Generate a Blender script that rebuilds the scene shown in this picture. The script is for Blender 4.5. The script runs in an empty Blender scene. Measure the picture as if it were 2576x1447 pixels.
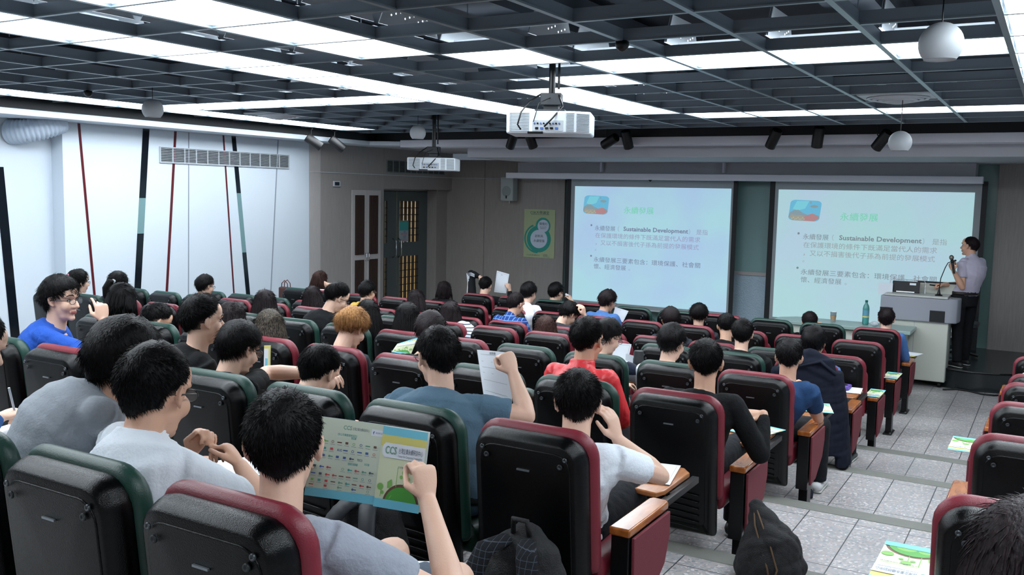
import bpy, bmesh, math, random
import numpy as np
from mathutils import Vector, Matrix, noise

random.seed(7)
C = bpy.context.scene.collection
PI = math.pi

# ------------------------------------------------------------------ camera, world, exposure
scn = bpy.context.scene
CAMZ = 2.14
YAW, PITCH, ROLL, FPX = 0.5303, 0.1015, 0.0213, 2328.6
fw = Vector((-math.sin(YAW) * math.cos(PITCH), math.cos(YAW) * math.cos(PITCH), -math.sin(PITCH)))
rt = Vector((math.cos(YAW), math.sin(YAW), 0)); up = rt.cross(fw)
r2 = rt * math.cos(ROLL) + up * math.sin(ROLL); u2 = -rt * math.sin(ROLL) + up * math.cos(ROLL)
cam = bpy.data.objects.new('camera', bpy.data.cameras.new('camera'))
cam.data.sensor_width = 36.0; cam.data.lens = FPX / 2576 * 36.0
cam.data.clip_start = 0.05; cam.data.clip_end = 60
cam.matrix_world = Matrix(((r2.x, u2.x, -fw.x, 0), (r2.y, u2.y, -fw.y, 0), (r2.z, u2.z, -fw.z, CAMZ), (0, 0, 0, 1)))
C.objects.link(cam); scn.camera = cam
w = bpy.data.worlds.new('world'); scn.world = w; w.use_nodes = True
w.node_tree.nodes['Background'].inputs[0].default_value = (0.55, 0.68, 0.85, 1)
w.node_tree.nodes['Background'].inputs[1].default_value = 0.16
scn.view_settings.view_transform = 'Standard'; scn.view_settings.look = 'None'
scn.view_settings.gamma = 1; scn.view_settings.use_curve_mapping = False
scn.view_settings.exposure = 0.0
PANEL_STRENGTH = 12.0
scn.cycles.max_bounces = 7; scn.cycles.diffuse_bounces = 3; scn.cycles.glossy_bounces = 3
scn.cycles.transparent_max_bounces = 6; scn.cycles.sample_clamp_indirect = 4
scn.cycles.caustics_reflective = False; scn.cycles.caustics_refractive = False

# ------------------------------------------------------------------ materials
def lin(h):
    if isinstance(h, str):
        h = h.lstrip('#'); c = [int(h[i:i + 2], 16) / 255 for i in (0, 2, 4)]
    else: c = list(h)
    return tuple(x / 12.92 if x <= 0.04045 else ((x + 0.055) / 1.055) ** 2.4 for x in c) + (1,)
MATS = {}
def mat(name, col, rough=0.5, metal=0.0, bump=0, bscale=60, var=0, vscale=8, emit=0, spec=0.5, coat=0, sheen=0, trans=0, alpha=1):
    if name in MATS: return MATS[name]
    m = bpy.data.materials.new(name); m.use_nodes = True; MATS[name] = m
    nt = m.node_tree; b = nt.nodes['Principled BSDF']; L = nt.links
    b.inputs['Base Color'].default_value = lin(col); b.inputs['Roughness'].default_value = rough
    b.inputs['Metallic'].default_value = metal; b.inputs['Specular IOR Level'].default_value = spec
    if coat: b.inputs['Coat Weight'].default_value = coat; b.inputs['Coat Roughness'].default_value = 0.12
    if sheen: b.inputs['Sheen Weight'].default_value = sheen
    if trans: b.inputs['Transmission Weight'].default_value = trans
    if alpha < 1: b.inputs['Alpha'].default_value = alpha
    if emit:
        b.inputs['Emission Color'].default_value = lin(col); b.inputs['Emission Strength'].default_value = emit
    tc = nt.nodes.new('ShaderNodeTexCoord')
    if var:
        n = nt.nodes.new('ShaderNodeTexNoise'); n.inputs['Scale'].default_value = vscale; n.inputs['Detail'].default_value = 4
        L.new(tc.outputs['Object'], n.inputs['Vector'])
        mx = nt.nodes.new('ShaderNodeMix'); mx.data_type = 'RGBA'; c = lin(col)
        mx.inputs[6].default_value = tuple(max(0, x * (1 - var)) for x in c[:3]) + (1,)
        mx.inputs[7].default_value = tuple(min(1, x * (1 + var)) for x in c[:3]) + (1,)
        L.new(n.outputs['Fac'], mx.inputs[0]); L.new(mx.outputs[2], b.inputs['Base Color'])
    if bump:
        n = nt.nodes.new('ShaderNodeTexNoise'); n.inputs['Scale'].default_value = bscale; n.inputs['Detail'].default_value = 3
        L.new(tc.outputs['Object'], n.inputs['Vector'])
        bp = nt.nodes.new('ShaderNodeBump'); bp.inputs['Strength'].default_value = bump; bp.inputs['Distance'].default_value = 0.01
        L.new(n.outputs['Fac'], bp.inputs['Height']); L.new(bp.outputs[0], b.inputs['Normal'])
    return m
def nodes(m): return m.node_tree, m.node_tree.nodes, m.node_tree.links, m.node_tree.nodes['Principled BSDF']

# terrazzo floor with tile joints
def floor_mat():
    m = mat('terrazzo', '#a9adb0', 0.35); nt, N, L, b = nodes(m)
    geo = N.new('ShaderNodeNewGeometry')
    n1 = N.new('ShaderNodeTexVoronoi'); n1.inputs['Scale'].default_value = 85
    n2 = N.new('ShaderNodeTexNoise'); n2.inputs['Scale'].default_value = 2.2; n2.inputs['Detail'].default_value = 5
    n3 = N.new('ShaderNodeTexNoise'); n3.inputs['Scale'].default_value = 160
    for n in (n1, n2, n3): L.new(geo.outputs['Position'], n.inputs['Vector'])
    r = N.new('ShaderNodeValToRGB'); L.new(n1.outputs['Color'], r.inputs[0])
    e = r.color_ramp.elements; e[0].position = 0; e[0].color = lin('#83868a'); e[1].position = 1; e[1].color = lin('#e2e3e3')
    x = r.color_ramp.elements.new(0.35); x.color = lin('#a3a5a8'); x = r.color_ramp.elements.new(0.7); x.color = lin('#aea4a1')
    mx = N.new('ShaderNodeMix'); mx.data_type = 'RGBA'; mx.blend_type = 'MULTIPLY'
    r2_ = N.new('ShaderNodeValToRGB'); L.new(n2.outputs['Fac'], r2_.inputs[0])
    e = r2_.color_ramp.elements; e[0].position = 0.3; e[0].color = (0.72, 0.72, 0.72, 1); e[1].position = 0.65; e[1].color = (1, 1, 1, 1)
    mx.inputs[0].default_value = 0.75; L.new(r.outputs[0], mx.inputs[6]); L.new(r2_.outputs[0], mx.inputs[7])
    sp = N.new('ShaderNodeSeparateXYZ'); L.new(geo.outputs['Position'], sp.inputs[0])
    def joint(out, per, off):
        a = N.new('ShaderNodeMath'); a.operation = 'ADD'; a.inputs[1].default_value = off; L.new(out, a.inputs[0])
        d = N.new('ShaderNodeMath'); d.operation = 'DIVIDE'; d.inputs[1].default_value = per; L.new(a.outputs[0], d.inputs[0])
        f = N.new('ShaderNodeMath'); f.operation = 'FRACT'; L.new(d.outputs[0], f.inputs[0])
        g = N.new('ShaderNodeMath'); g.operation = 'LESS_THAN'; g.inputs[1].default_value = 0.006 / per; L.new(f.outputs[0], g.inputs[0]); return g
    jx = joint(sp.outputs[0], 0.27, 20.0 + 0.83); jy = joint(sp.outputs[1], 0.68, 20.0 + 0.6)
    mm = N.new('ShaderNodeMath'); mm.operation = 'MAXIMUM'; L.new(jx.outputs[0], mm.inputs[0]); L.new(jy.outputs[0], mm.inputs[1])
    m2 = N.new('ShaderNodeMix'); m2.data_type = 'RGBA'; L.new(mm.outputs[0], m2.inputs[0]); L.new(mx.outputs[2], m2.inputs[6]); m2.inputs[7].default_value = lin('#3f4244')
    L.new(m2.outputs[2], b.inputs['Base Color']); return m

def wood_mat(name, c1, c2, scale=(3, 40, 3), rough=0.28, coat=0.4, axis=0):
    m = mat(name, c1, rough, coat=coat); nt, N, L, b = nodes(m)
    tc = N.new('ShaderNodeTexCoord'); mp = N.new('ShaderNodeMapping'); mp.inputs['Scale'].default_value = scale
    L.new(tc.outputs['Object'], mp.inputs[0]); n = N.new('ShaderNodeTexNoise'); n.inputs['Scale'].default_value = 4; n.inputs['Detail'].default_value = 6
    L.new(mp.outputs[0], n.inputs['Vector']); r = N.new('ShaderNodeValToRGB'); L.new(n.outputs['Fac'], r.inputs[0])
    e = r.color_ramp.elements; e[0].position = .35; e[0].color = lin(c1); e[1].position = .65; e[1].color = lin(c2)
    L.new(r.outputs[0], b.inputs['Base Color']); return m

M_white = mat('white_paint', '#cfdae4', 0.6, bump=0.05, bscale=30)
M_fascia = mat('fascia_paint', '#dfe1ea', 0.6)
M_gsoff = mat('grey_soffit', '#b6b8be', 0.7)
M_dark = mat('plenum_black', '#252d37', 0.9)
M_black = mat('black_paint', '#0d1015', 0.6)
M_grid = mat('grid_metal', '#8b98a3', 0.42, metal=0.35)
M_gridedge = mat('grid_edge', '#96a5ac', 0.35, metal=0.4)
M_brown = wood_mat('brown_laminate', '#8b8683', '#98928f', (40, 40, 1.2), 0.55, 0.0)
M_brown2 = wood_mat('brown_laminate_light', '#a8a3a1', '#b2adab', (40, 40, 1.2), 0.6, 0.0)
M_stage = mat('stage_vinyl', '#1b2022', 0.25)
M_teal = mat('teal_glass', '#6c8b8a', 0.25, spec=0.6)
M_nose = mat('nosing_concrete', '#6f716b', 0.7, bump=0.2, bscale=80, var=0.12, vscale=20)
M_floor = floor_mat()
M_panel = mat('light_diffuser', '#edf6fd', 0.5, emit=PANEL_STRENGTH)
M_refl = mat('reflector_white', '#b9c0c6', 0.4)
M_shell = mat('black_shell_plastic', '#040506', 0.24, bump=0.2, bscale=420, spec=0.28)
M_red = mat('red_vinyl', '#74202e', 0.42, bump=0.12, bscale=260)
M_green = mat('green_vinyl', '#173c33', 0.42, bump=0.12, bscale=260)
M_redpanel = mat('red_fabric_panel', '#6c2430', 0.75, bump=0.3, bscale=300)
M_wood = wood_mat('arm_wood', '#8f4f1f', '#b06a30', (10, 2.2, 10), 0.25, 0.5)
M_wood2 = wood_mat('tablet_wood', '#9d6038', '#b47748', (10, 2.2, 10), 0.3, 0.4)
M_blackm = mat('black_metal', '#0b0c0e', 0.35, metal=0.3)
M_spot = mat('spot_black', '#08090b', 0.5)
M_globe = mat('globe_white', '#b4babf', 0.5)
M_chrome = mat('chrome', '#b8bcc0', 0.2, metal=1)
M_plastw = mat('white_plastic', '#cdd6dd', 0.35)
M_dgrey = mat('dark_grey_plastic', '#23272b', 0.5)
M_paper = mat('paper_white', '#dfe6ee', 0.6)
M_cyan = mat('print_cyan', '#74c6dc', 0.55); M_cream = mat('print_cream', '#d4dbb9', 0.55)
M_yel = mat('print_yellow', '#d6cf78', 0.55); M_grn = mat('print_green', '#4c9e3e', 0.55); M_lgrn = mat('print_light_green', '#7cb35a', 0.55)
M_brn = mat('print_brown', '#6b4a3c', 0.55); M_ink = mat('print_ink', '#4a5568', 0.55); M_ccs = mat('print_ccs', '#6f9c86', 0.55)
M_redk = mat('print_red', '#c0464b', 0.55); M_blue = mat('print_blue', '#3d5d9c', 0.55); M_tealk = mat('print_teal', '#3f9c97', 0.55)
M_rule = mat('paper_rule', '#8d96a2', 0.6)

# ------------------------------------------------------------------ mesh builder
class MB:
    def __init__(s): s.v = []; s.f = []; s.m = []; s.mats = []
    def mi(s, m):
        if m is None: return 0
        if m not in s.mats: s.mats.append(m)
        return s.mats.index(m)
    def add(s, vs, fs, m=None):
        o = len(s.v); s.v += [tuple(x) for x in vs]; k = s.mi(m)
        for f in fs: s.f.append(tuple(o + i for i in f)); s.m.append(k)
    def box(s, x0, x1, y0, y1, z0, z1, m=None, M=None):
        vs = [(x, y, z) for z in (z0, z1) for y in (y0, y1) for x in (x0, x1)]
        if M is not None: vs = [M @ Vector(q) for q in vs]
        s.add(vs, [(0, 2, 3, 1), (4, 5, 7, 6), (0, 1, 5, 4), (2, 6, 7, 3), (0, 4, 6, 2), (1, 3, 7, 5)], m)
    def prism(s, pts, axis, a0, a1, m=None, M=None):
        # pts: 2-D outline (CCW); axis 0/1/2 = extrusion axis
        def P(q, a): return ((a, q[0], q[1]) if axis == 0 else (q[0], a, q[1]) if axis == 1 else (q[0], q[1], a))
        n = len(pts); vs = [P(q, a0) for q in pts] + [P(q, a1) for q in pts]
        if M is not None: vs = [M @ Vector(q) for q in vs]
        s.add(vs, [tuple(range(n)), tuple(range(2 * n - 1, n - 1, -1))] + [(i, i + n, (i + 1) % n + n, (i + 1) % n) for i in range(n)], m)
    def tube(s, pts, rad, n=8, m=None, cap=True, side=None):
        # pts: path; rad: float, list of floats or list of (rx, ry); side: local x direction
        pts = [Vector(p) for p in pts]; k = len(pts)
        if not isinstance(rad, (list, tuple)): rad = [rad] * k
        rad = [(q, q) if not isinstance(q, (list, tuple)) else q for q in rad]
        rings = []; prev = None
        for i in range(k):
            t = (pts[min(i + 1, k - 1)] - pts[max(i - 1, 0)])
            t = t.normalized() if t.length > 1e-9 else Vector((0, 0, 1))
            a = Vector(side) if side is not None else (prev if prev is not None else (Vector((1, 0, 0)) if abs(t.x) < .8 else Vector((0, 1, 0))))
            a = a - t * a.dot(t)
            if a.length < 1e-6: a = t.orthogonal()
            a.normalize(); b = t.cross(a); prev = a
            rings.append((pts[i], a, b, rad[i], t))
        if cap:
            c0 = rings[0]; c1 = rings[-1]; R = []
            for q, g in ((.62, .8), (.9, .45)) if cap == 'round' else (): R.append((c0[0] - c0[4] * min(c0[3]) * q, c0[1], c0[2], (c0[3][0] * g, c0[3][1] * g), c0[4]))
            E = []
            for q, g in ((.62, .8), (.9, .45)) if cap == 'round' else (): E.append((c1[0] + c1[4] * min(c1[3]) * q, c1[1], c1[2], (c1[3][0] * g, c1[3][1] * g), c1[4]))
            rings = R[::-1] + rings + E
        vs = []; fs = []
        for p, a, b, (rx, ry), t in rings:
            for j in range(n):
                an = 2 * PI * j / n; vs.append(p + a * (rx * math.cos(an)) + b * (ry * math.sin(an)))
        K = len(rings)
        for i in range(K - 1):
            for j in range(n):
                fs.append((i * n + j, i * n + (j + 1) % n, (i + 1) * n + (j + 1) % n, (i + 1) * n + j))
        if cap: fs.append(tuple(range(n - 1, -1, -1))); fs.append(tuple((K - 1) * n + j for j in range(n)))
        s.add(vs, fs, m)
    def ell(s, c, r, nu=14, nv=9, m=None, M=None):
        vs = [(0, 0, -1)]; fs = []
        for i in range(1, nv):
            a = -PI / 2 + PI * i / nv
            for j in range(nu): b = 2 * PI * j / nu; vs.append((math.cos(a) * math.cos(b), math.cos(a) * math.sin(b), math.sin(a)))
        vs.append((0, 0, 1)); T = len(vs) - 1
        for j in range(nu): fs.append((0, 1 + (j + 1) % nu, 1 + j)); fs.append((T, T - nu + j, T - nu + (j + 1) % nu))
        for i in range(nv - 2):
            for j in range(nu): a = 1 + i * nu; fs.append((a + j, a + (j + 1) % nu, a + nu + (j + 1) % nu, a + nu + j))
        o = [Vector((v[0] * r[0], v[1] * r[1], v[2] * r[2])) for v in vs]
        if M is not None: o = [M @ v for v in o]
        s.add([v + Vector(c) for v in o], fs, m)
    def lathe(s, prof, n=20, m=None, c=(0, 0, 0), M=None, cap=True):
        vs = []; fs = []
        for r, z in prof:
            for j in range(n): vs.append(Vector((r * math.cos(2 * PI * j / n), r * math.sin(2 * PI * j / n), z)))
        K = len(prof)
        for i in range(K - 1):
            for j in range(n): fs.append((i * n + j, i * n + (j + 1) % n, (i + 1) * n + (j + 1) % n, (i + 1) * n + j))
        if cap: fs.append(tuple(range(n - 1, -1, -1))); fs.append(tuple((K - 1) * n + j for j in range(n)))
        if M is not None: vs = [M @ v for v in vs]
        s.add([v + Vector(c) for v in vs], fs, m)
    def mesh(s, name='mesh'):
        me = bpy.data.meshes.new(name); me.from_pydata(s.v, [], s.f); me.update()
        for q in s.mats: me.materials.append(q)
        if len(s.mats) > 1: me.polygons.foreach_set('material_index', s.m)
        return me

def obj(name, mb, m=None, parent=None, smooth=False, bevel=0, seg=2, angle=None):
    me = mb.mesh(name) if isinstance(mb, MB) else mb
    if m is not None and not len(me.materials): me.materials.append(m)
    o = bpy.data.objects.new(name, me); C.objects.link(o)
    if parent is not None: o.parent = parent
    if bevel:
        b = o.modifiers.new('bevel', 'BEVEL'); b.width = bevel; b.segments = seg; b.limit_method = 'ANGLE'; b.angle_limit = math.radians(40)
    if smooth or bevel:
        me.polygons.foreach_set('use_smooth', [True] * len(me.polygons))
        if bevel or angle: me.set_sharp_from_angle(angle=math.radians(angle or 50))
    return o
def thing(name, label, cat, loc=(0, 0, 0), rot=(0, 0, 0), group=None):
    o = bpy.data.objects.new(name, None); C.objects.link(o); o.location = loc; o.rotation_euler = rot
    o.empty_display_size = 0.1; return tag(o, label, cat, group)
def tag(o, label, cat, group=None):
    o['label'] = label; o['category'] = cat
    if group: o['group'] = group
    return o
def struct(o): o['kind'] = 'structure'; return o
def boxobj(name, x0, x1, y0, y1, z0, z1, m, parent=None, bevel=0):
    b = MB(); b.box(x0, x1, y0, y1, z0, z1); return obj(name, b, m, parent, bevel=bevel)
def dup(root, loc=None, rot=None):
    r = root.copy(); C.objects.link(r)
    if loc is not None: r.location = loc
    if rot is not None: r.rotation_euler = rot
    for ch in list(root.children):
        c = ch.copy(); C.objects.link(c); c.parent = r
        for g in list(ch.children):
            d = g.copy(); C.objects.link(d); d.parent = c
    return r

_tm = {}
def textpolys(body, size=1.0, bold=0.0):
    # (verts2d, faces) of a line of writing set in the built-in font
    k = (body, bold)
    if k not in _tm:
        cu = bpy.data.curves.new('t', 'FONT'); cu.body = body; cu.size = 1; cu.offset = bold; cu.resolution_u = 2; cu.fill_mode = 'FRONT'
        o = bpy.data.objects.new('t', cu); C.objects.link(o)
        dg = bpy.context.evaluated_depsgraph_get(); dg.update()
        me = bpy.data.meshes.new_from_object(o.evaluated_get(dg), depsgraph=dg)
        vs = [(v.co.x, v.co.y) for v in me.vertices]; fs = [tuple(p.vertices) for p in me.polygons]
        bpy.data.objects.remove(o); bpy.data.curves.remove(cu); bpy.data.meshes.remove(me)
        _tm[k] = (vs, fs)
    vs, fs = _tm[k]; return [(x * size, y * size) for x, y in vs], fs
class Flat:
    # flat printed artwork in (u, v) laid on a surface by fn(u, v, lift)
    def __init__(s, fn): s.fn = fn; s.b = MB(); s.k = 0
    def poly(s, pts, m, lift=None):
        s.k += 1; l = lift if lift is not None else s.k * 0.00006 + 0.0004
        s.b.add([s.fn(x, y, l) for x, y in pts], [tuple(range(len(pts)))], m)
    def rect(s, x0, x1, y0, y1, m, lift=None): s.poly([(x0, y0), (x1, y0), (x1, y1), (x0, y1)], m, lift)
    def disc(s, cx, cy, rx, ry, m, a0=0, a1=2 * PI, n=24):
        s.poly([(cx + rx * math.cos(a0 + (a1 - a0) * i / n), cy + ry * math.sin(a0 + (a1 - a0) * i / n)) for i in range(n + (a1 - a0 < 6))], m)
    def ring(s, cx, cy, r0, r1, m, a0=0, a1=2 * PI, n=40, sx=1):
        s.k += 1; l = s.k * 0.00006 + 0.0004
        for i in range(n):
            a = a0 + (a1 - a0) * i / n; b = a0 + (a1 - a0) * (i + 1) / n
            q = [(cx + r0 * sx * math.cos(a), cy + r0 * math.sin(a)), (cx + r1 * sx * math.cos(a), cy + r1 * math.sin(a)), (cx + r1 * sx * math.cos(b), cy + r1 * math.sin(b)), (cx + r0 * sx * math.cos(b), cy + r0 * math.sin(b))]
            s.b.add([s.fn(x, y, l) for x, y in q], [(0, 1, 2, 3)], m)
    def text(s, body, x, y, size, m, bold=0.0, width=None):
        s.k += 1; l = s.k * 0.00006 + 0.0004
        vs, fs = textpolys(body, size, bold)
        if not vs: return
        sx = 1.0
        if width: mxx = max(v[0] for v in vs); sx = width / mxx if mxx > 0 else 1
        s.b.add([s.fn(x + a * sx, y + b, l) for a, b in vs], fs, m)
    def obj(s, name, parent=None): return obj(name, s.b, None, parent)
# ------------------------------------------------------------------ the room
EDGE = [1.38, 2.75, 4.12, 5.47, 6.80, 7.95]; LEV = [.735, .61, .485, .36, .24, .12, 0.0]
XL, XR, YB, YF = -9.5, 2.6, -1.6, 13.7
def build_room():
    b = MB(); ys = [YB] + EDGE + [YF]
    for k in range(7): b.box(XL, XR, ys[k], ys[k + 1] + (0.001 if k < 6 else 0), -0.3, LEV[k])
    fl = struct(obj('floor', b, M_floor))
    for k, y in enumerate(EDGE):
        obj('nosing', (lambda q: (q.box(XL + .25, XR - .02, y - .12, y + .012, LEV[k] - .05, LEV[k] + .004), q)[1])(MB()), M_nose, fl, bevel=.004)
    # left wall: recessed bay, white panelled bay, brown laminate bay, door recess
    b = MB(); b.box(XL - .1, XL, YB, 6.22, 0, 2.9, M_white); b.box(XL - .1, -9.3, 6.22, 10.04, 0, 2.9, M_white)
    b.box(XL - .1, -9.3, 10.04, 10.28, 0, 2.9, M_brown2); b.box(XL - .1, -9.305, 10.28, 11.76, 0, 2.9, M_brown)
    b.box(XL - .1, -9.6, 11.76, 12.12, 0, 2.9, M_brown); b.box(-9.7, -9.6, 11.76, 13.7, 2.13, 2.9, M_brown); b.box(XL - .1, -9.3, 11.76, 13.7, 2.17, 2.9, M_brown)
    b.box(-9.7, -9.4, 13.36, 13.7, 0, 2.17, M_brown); b.box(-9.3, -9.3 + .004, 10.04, 13.7, 2.383, 2.393, M_refl)
    wl = struct(obj('wall_left', b))
    b = MB()
    for x0, x1, d in ((-9.6, -9.16, .02), (-9.16, -8.6, .05), (-8.6, -7.94, .03), (-7.94, -7.03, .06), (-.70, XR, .06)): b.box(x0, x1, YF - d, YF + .1, 0, 2.7, M_brown)
    b.box(-7.03, -.70, YF - .0, YF + .1, 0, 2.7, M_teal); b.box(-9.3, -7.0, YF - .064, YF - .02, 2.383, 2.391, M_refl)
    wf = struct(obj('wall_front', b))
    struct(boxobj('wall_right', XR, XR + .1, YB, YF, 0, 3.55, M_white)); struct(boxobj('wall_back', XL, XR, YB - .1, YB, 0, 3.55, M_brown))
    ce = struct(boxobj('ceiling', XL - .1, XR, YB, YF, 3.5, 3.6, M_dark))
    # dark boards round the raised grid, white fascia and soffits below
    b = MB(); b.box(-8.98, -8.93, YB, 11.12, 2.86, 3.5); b.box(-8.98, XR, 11.10, 11.15, 2.87, 3.5); b.box(.95, 1.0, YB, 11.1, 2.9, 3.5); obj('recess_board', b, M_black, ce)
    b = MB(); b.box(-9.6, -8.9, YB, 10.9, 2.805, 2.868); b.prism([(-9.6, 10.9), (-8.9, 10.9), (-8.46, 11.07), (-8.46, 11.4), (-9.6, 11.4)], 2, 2.805, 2.868); obj('side_soffit', b, M_white, ce, bevel=.006)
    b = MB(); b.box(-8.46, XR, 11.07, 11.42, 2.782, 2.885, M_fascia); obj('front_fascia', b, None, ce, bevel=.004)
    b = MB(); b.box(-7.5, XR - .1, 11.42, 13.7, 2.645, 2.80, M_gsoff); b.box(-9.6, XR, 11.4, 13.7, 2.81, 2.9, M_gsoff); obj('front_soffit', b, None, ce, bevel=.004)
    b = MB(); b.box(-7.72, -.95, 13.28, 13.7, 2.4, 2.645, M_gsoff); obj('screen_bulkhead', b, None, ce)
    b = MB()
    for X, wd in ((-6.2, .03), (-4.25, .03)): b.box(X, X + wd, 13.2, 13.29, 2.5, 2.645)
    obj('bulkhead_bracket', b, M_fascia, ce)
    # grid of hanging channels
    b = MB(); GZ = 2.966
    for i in range(-10, 7):
        x = -2.681 + .6 * i
        b.box(x - .007, x + .007, YB, 10.66, GZ, GZ + .062, M_grid); b.box(x - .015, x + .015, YB, 10.66, GZ - .005, GZ + .004, M_gridedge)
    for r in range(-9, 12):
        y = 4.063 + .6 * r
        b.box(-8.9, .95, y - .007, y + .007, GZ + .001, GZ + .061, M_grid); b.box(-8.9, .95, y - .012, y + .012, GZ - .004, GZ + .003, M_gridedge)
    obj('grid', b, None, ce)
    b = MB()
    for x in (-7.4, -5.2, -3.1, -1.2): b.box(x, x + .28, YB, 11, 3.2, 3.44)
    obj('duct_run', b, M_dark, ce)
    b = MB()
    for k in range(40):
        x = -2.681 + .6 * random.randint(-9, 4); y = 4.063 + .6 * random.randint(-4, 10); b.tube([(x, y, 3.04), (x, y, 3.5)], .003, 5)
    obj('hanger_rod', b, M_grid, ce)
    # white wall seams and coloured inlay strips; teal segments paint a reflection on black ones
    M_si = mat('inlay_black', '#10161d', 0.12); M_st = mat('inlay_reflection', '#6f8f92', 0.15); M_sr = mat('inlay_red', '#5b1f25', 0.2)
    def strip(y0, z0, y1, z1, wd, segs, X=-9.3):
        q = MB(); zz = z0; ds = [(segs[k][0], segs[k][1], segs[k + 1][0] if k + 1 < len(segs) else 1.0) for k in range(len(segs))]
        for t0, mm, t1 in ds:
            A = (y0 + (y1 - y0) * t0, z0 + (z1 - z0) * t0); B = (y0 + (y1 - y0) * t1, z0 + (z1 - z0) * t1)
            q.prism([(A[0] - wd / 2, A[1]), (B[0] - wd / 2, B[1]), (B[0] + wd / 2, B[1]), (A[0] + wd / 2, A[1])], 0, X, X + .004, mm)
        obj('inlay_strip', q, None, wl)
    strip(5.52 + .11, 2.3, 5.76, .3, .1, [(0, M_si)], XL)
    strip(6.42, 2.8, 6.60, .35, .03, [(0, M_sr)])
    strip(7.29, 2.8, 7.08, .35, .09, [(0, M_si), (.33, M_st), (.50, M_si)])
    strip(7.71, 2.8, 7.50, .35, .035, [(0, M_sr)]); strip(7.91, 2.8, 7.86, .35, .014, [(0, M_rule)])
    strip(8.46, 2.8, 8.64, .35, .024, [(0, M_sr)]); strip(8.63, 2.8, 8.90, .35, .07, [(0, M_si), (.3, M_st), (.62, M_si)])
    strip(9.43, 2.8, 9.25, .35, .018, [(0, M_rule)])
    # louvred cupboard doors in the brown wall
    d = struct(thing('door_1', 'grey double cupboard door with slatted brown panels in brown wall', 'door', (-9.3, 11.31, 0)))
    for s in (-1, 1):
        q = MB(); q.box(0, .02, min(0.004 * s, .345 * s), max(.004 * s, .345 * s), .3, 2.14, M_brown2); lf = obj('door_leaf', q, None, d)
        for z0, z1 in ((1.14, 2.06), (.36, 1.06)):
            q = MB(); q.box(.018, .022, min(.06 * s, .28 * s), max(.06 * s, .28 * s), z0, z1, mat('louvre_back', '#17100d', .7))
            for k in range(8): yy = (.075 + k * .026) * s; q.box(.02, .032, yy - .005, yy + .005, z0, z1, mat('louvre_wood', '#3a2722', .5))
            obj('louvre_panel', q, None, lf)
        q = MB(); q.tube([(.02, .03 * s, 1.04), (.05, .03 * s, 1.05), (.05, .03 * s, 1.15), (.02, .03 * s, 1.16)], .006, 6); obj('door_handle', q, M_chrome, lf, smooth=True)
    d.location = (-9.3, 11.31, 0)
    # glazed entrance door with lit corridor behind
    M_df = mat('door_frame_grey', '#5a6464', .35, metal=.3); M_cream = mat('corridor_cream', '#e8dcbc', .8)
    cr = struct(boxobj('wall_corridor', -11.0, -10.9, 11.4, 15, 0, 2.6, M_cream))
    q = MB(); q.box(-10.9, -9.61, 11.3, 11.4, 0, 2.6); q.box(-10.9, -9.7, 14.9, 15, 0, 2.6); q.box(-10.9, -9.61, 11.3, 15, 2.6, 2.7); q.box(-10.9, -9.61, 11.3, 15, -.05, 0); obj('corridor_shell', q, M_cream, cr)
    l = bpy.data.objects.new('corridor_lamp_light', bpy.data.lights.new('corridor_lamp_light', 'AREA')); C.objects.link(l); l.location = (-10.3, 12.9, 2.5); l.data.size = 1.0; l.data.energy = 220; l.data.color = (1, .88, .65)
    dd = struct(thing('door_2', 'grey metal glazed double entrance door with cream lit slots', 'door', (-9.6, 12.72, 0)))
    def leaf(y0, y1, gy0, gy1):
        q = MB(); q.box(-.03, .0, y0, gy0, 0, 2.14, M_df); q.box(-.03, 0, gy1, y1, 0, 2.14, M_df)
        for z0, z1 in ((0, .30), (1.03, 1.27), (1.97, 2.14)): q.box(-.03, 0, gy0, gy1, z0, z1, M_df)
        lf = obj('door_leaf', q, None, dd)
        for z0, z1 in ((.30, 1.03), (1.27, 1.97)):
            q = MB(); n = max(1, round((gy1 - gy0) / .115)); st = (gy1 - gy0) / n
            for k in range(n): q.box(-.024, -.010, gy0 + k * st + .022, gy0 + (k + 1) * st, z0, z1, mat('grille_bronze', '#4a3f36', .4))
            for k in range(1, 6): zz = z0 + (z1 - z0) * k / 6; q.box(-.028, -.006, gy0, gy1, zz - .006, zz + .006, M_black)
            obj('grille', q, None, lf)
        return lf
    lf = leaf(-.60, -.40, -.55, -.485); q = MB(); q.tube([(.0, -.34, 1.02), (.07, -.33, 1.06), (.07, -.33, 1.30), (0, -.34, 1.34)], .012, 8); 
    obj('door_leaf', (lambda a: (a.box(-.03, 0, -.40, -.24, 0, 2.14, M_df), a)[1])(MB()), None, dd)
    obj('door_handle', q, M_chrome, lf, smooth=True)
    lf2 = leaf(-.23, .66, -.15, .40)
    q = MB(); q.tube([(0, -.19, 1.02), (.07, -.19, 1.06), (.07, -.19, 1.30), (0, -.19, 1.34)], .012, 8); obj('door_handle', q, M_chrome, lf2, smooth=True)
    # windows between and beside the screens
    M_fg = mat('frosted_glass', '#7d9f9e', .45, bump=.05, bscale=8); M_tg = mat('pattern_glass', '#a5bccc', .08, bump=1.0, bscale=70, spec=.9)
    wn = struct(thing('window_1', 'frosted glass strip between the two projection screens', 'window', (-3.9, YF - .02, 0)))
    q = MB(); q.box(-.33, .34, -.02, .0, 1.05, 2.4); obj('upper_pane', q, M_fg, wn)
    q = MB(); q.box(-.33, .34, -.02, .0, .25, 1.0); obj('patterned_pane', q, M_tg, wn)
    q = MB(); q.box(-.34, .35, -.05, .0, 1.0, 1.05); obj('window_frame', q, M_brown2, wn)
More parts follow.
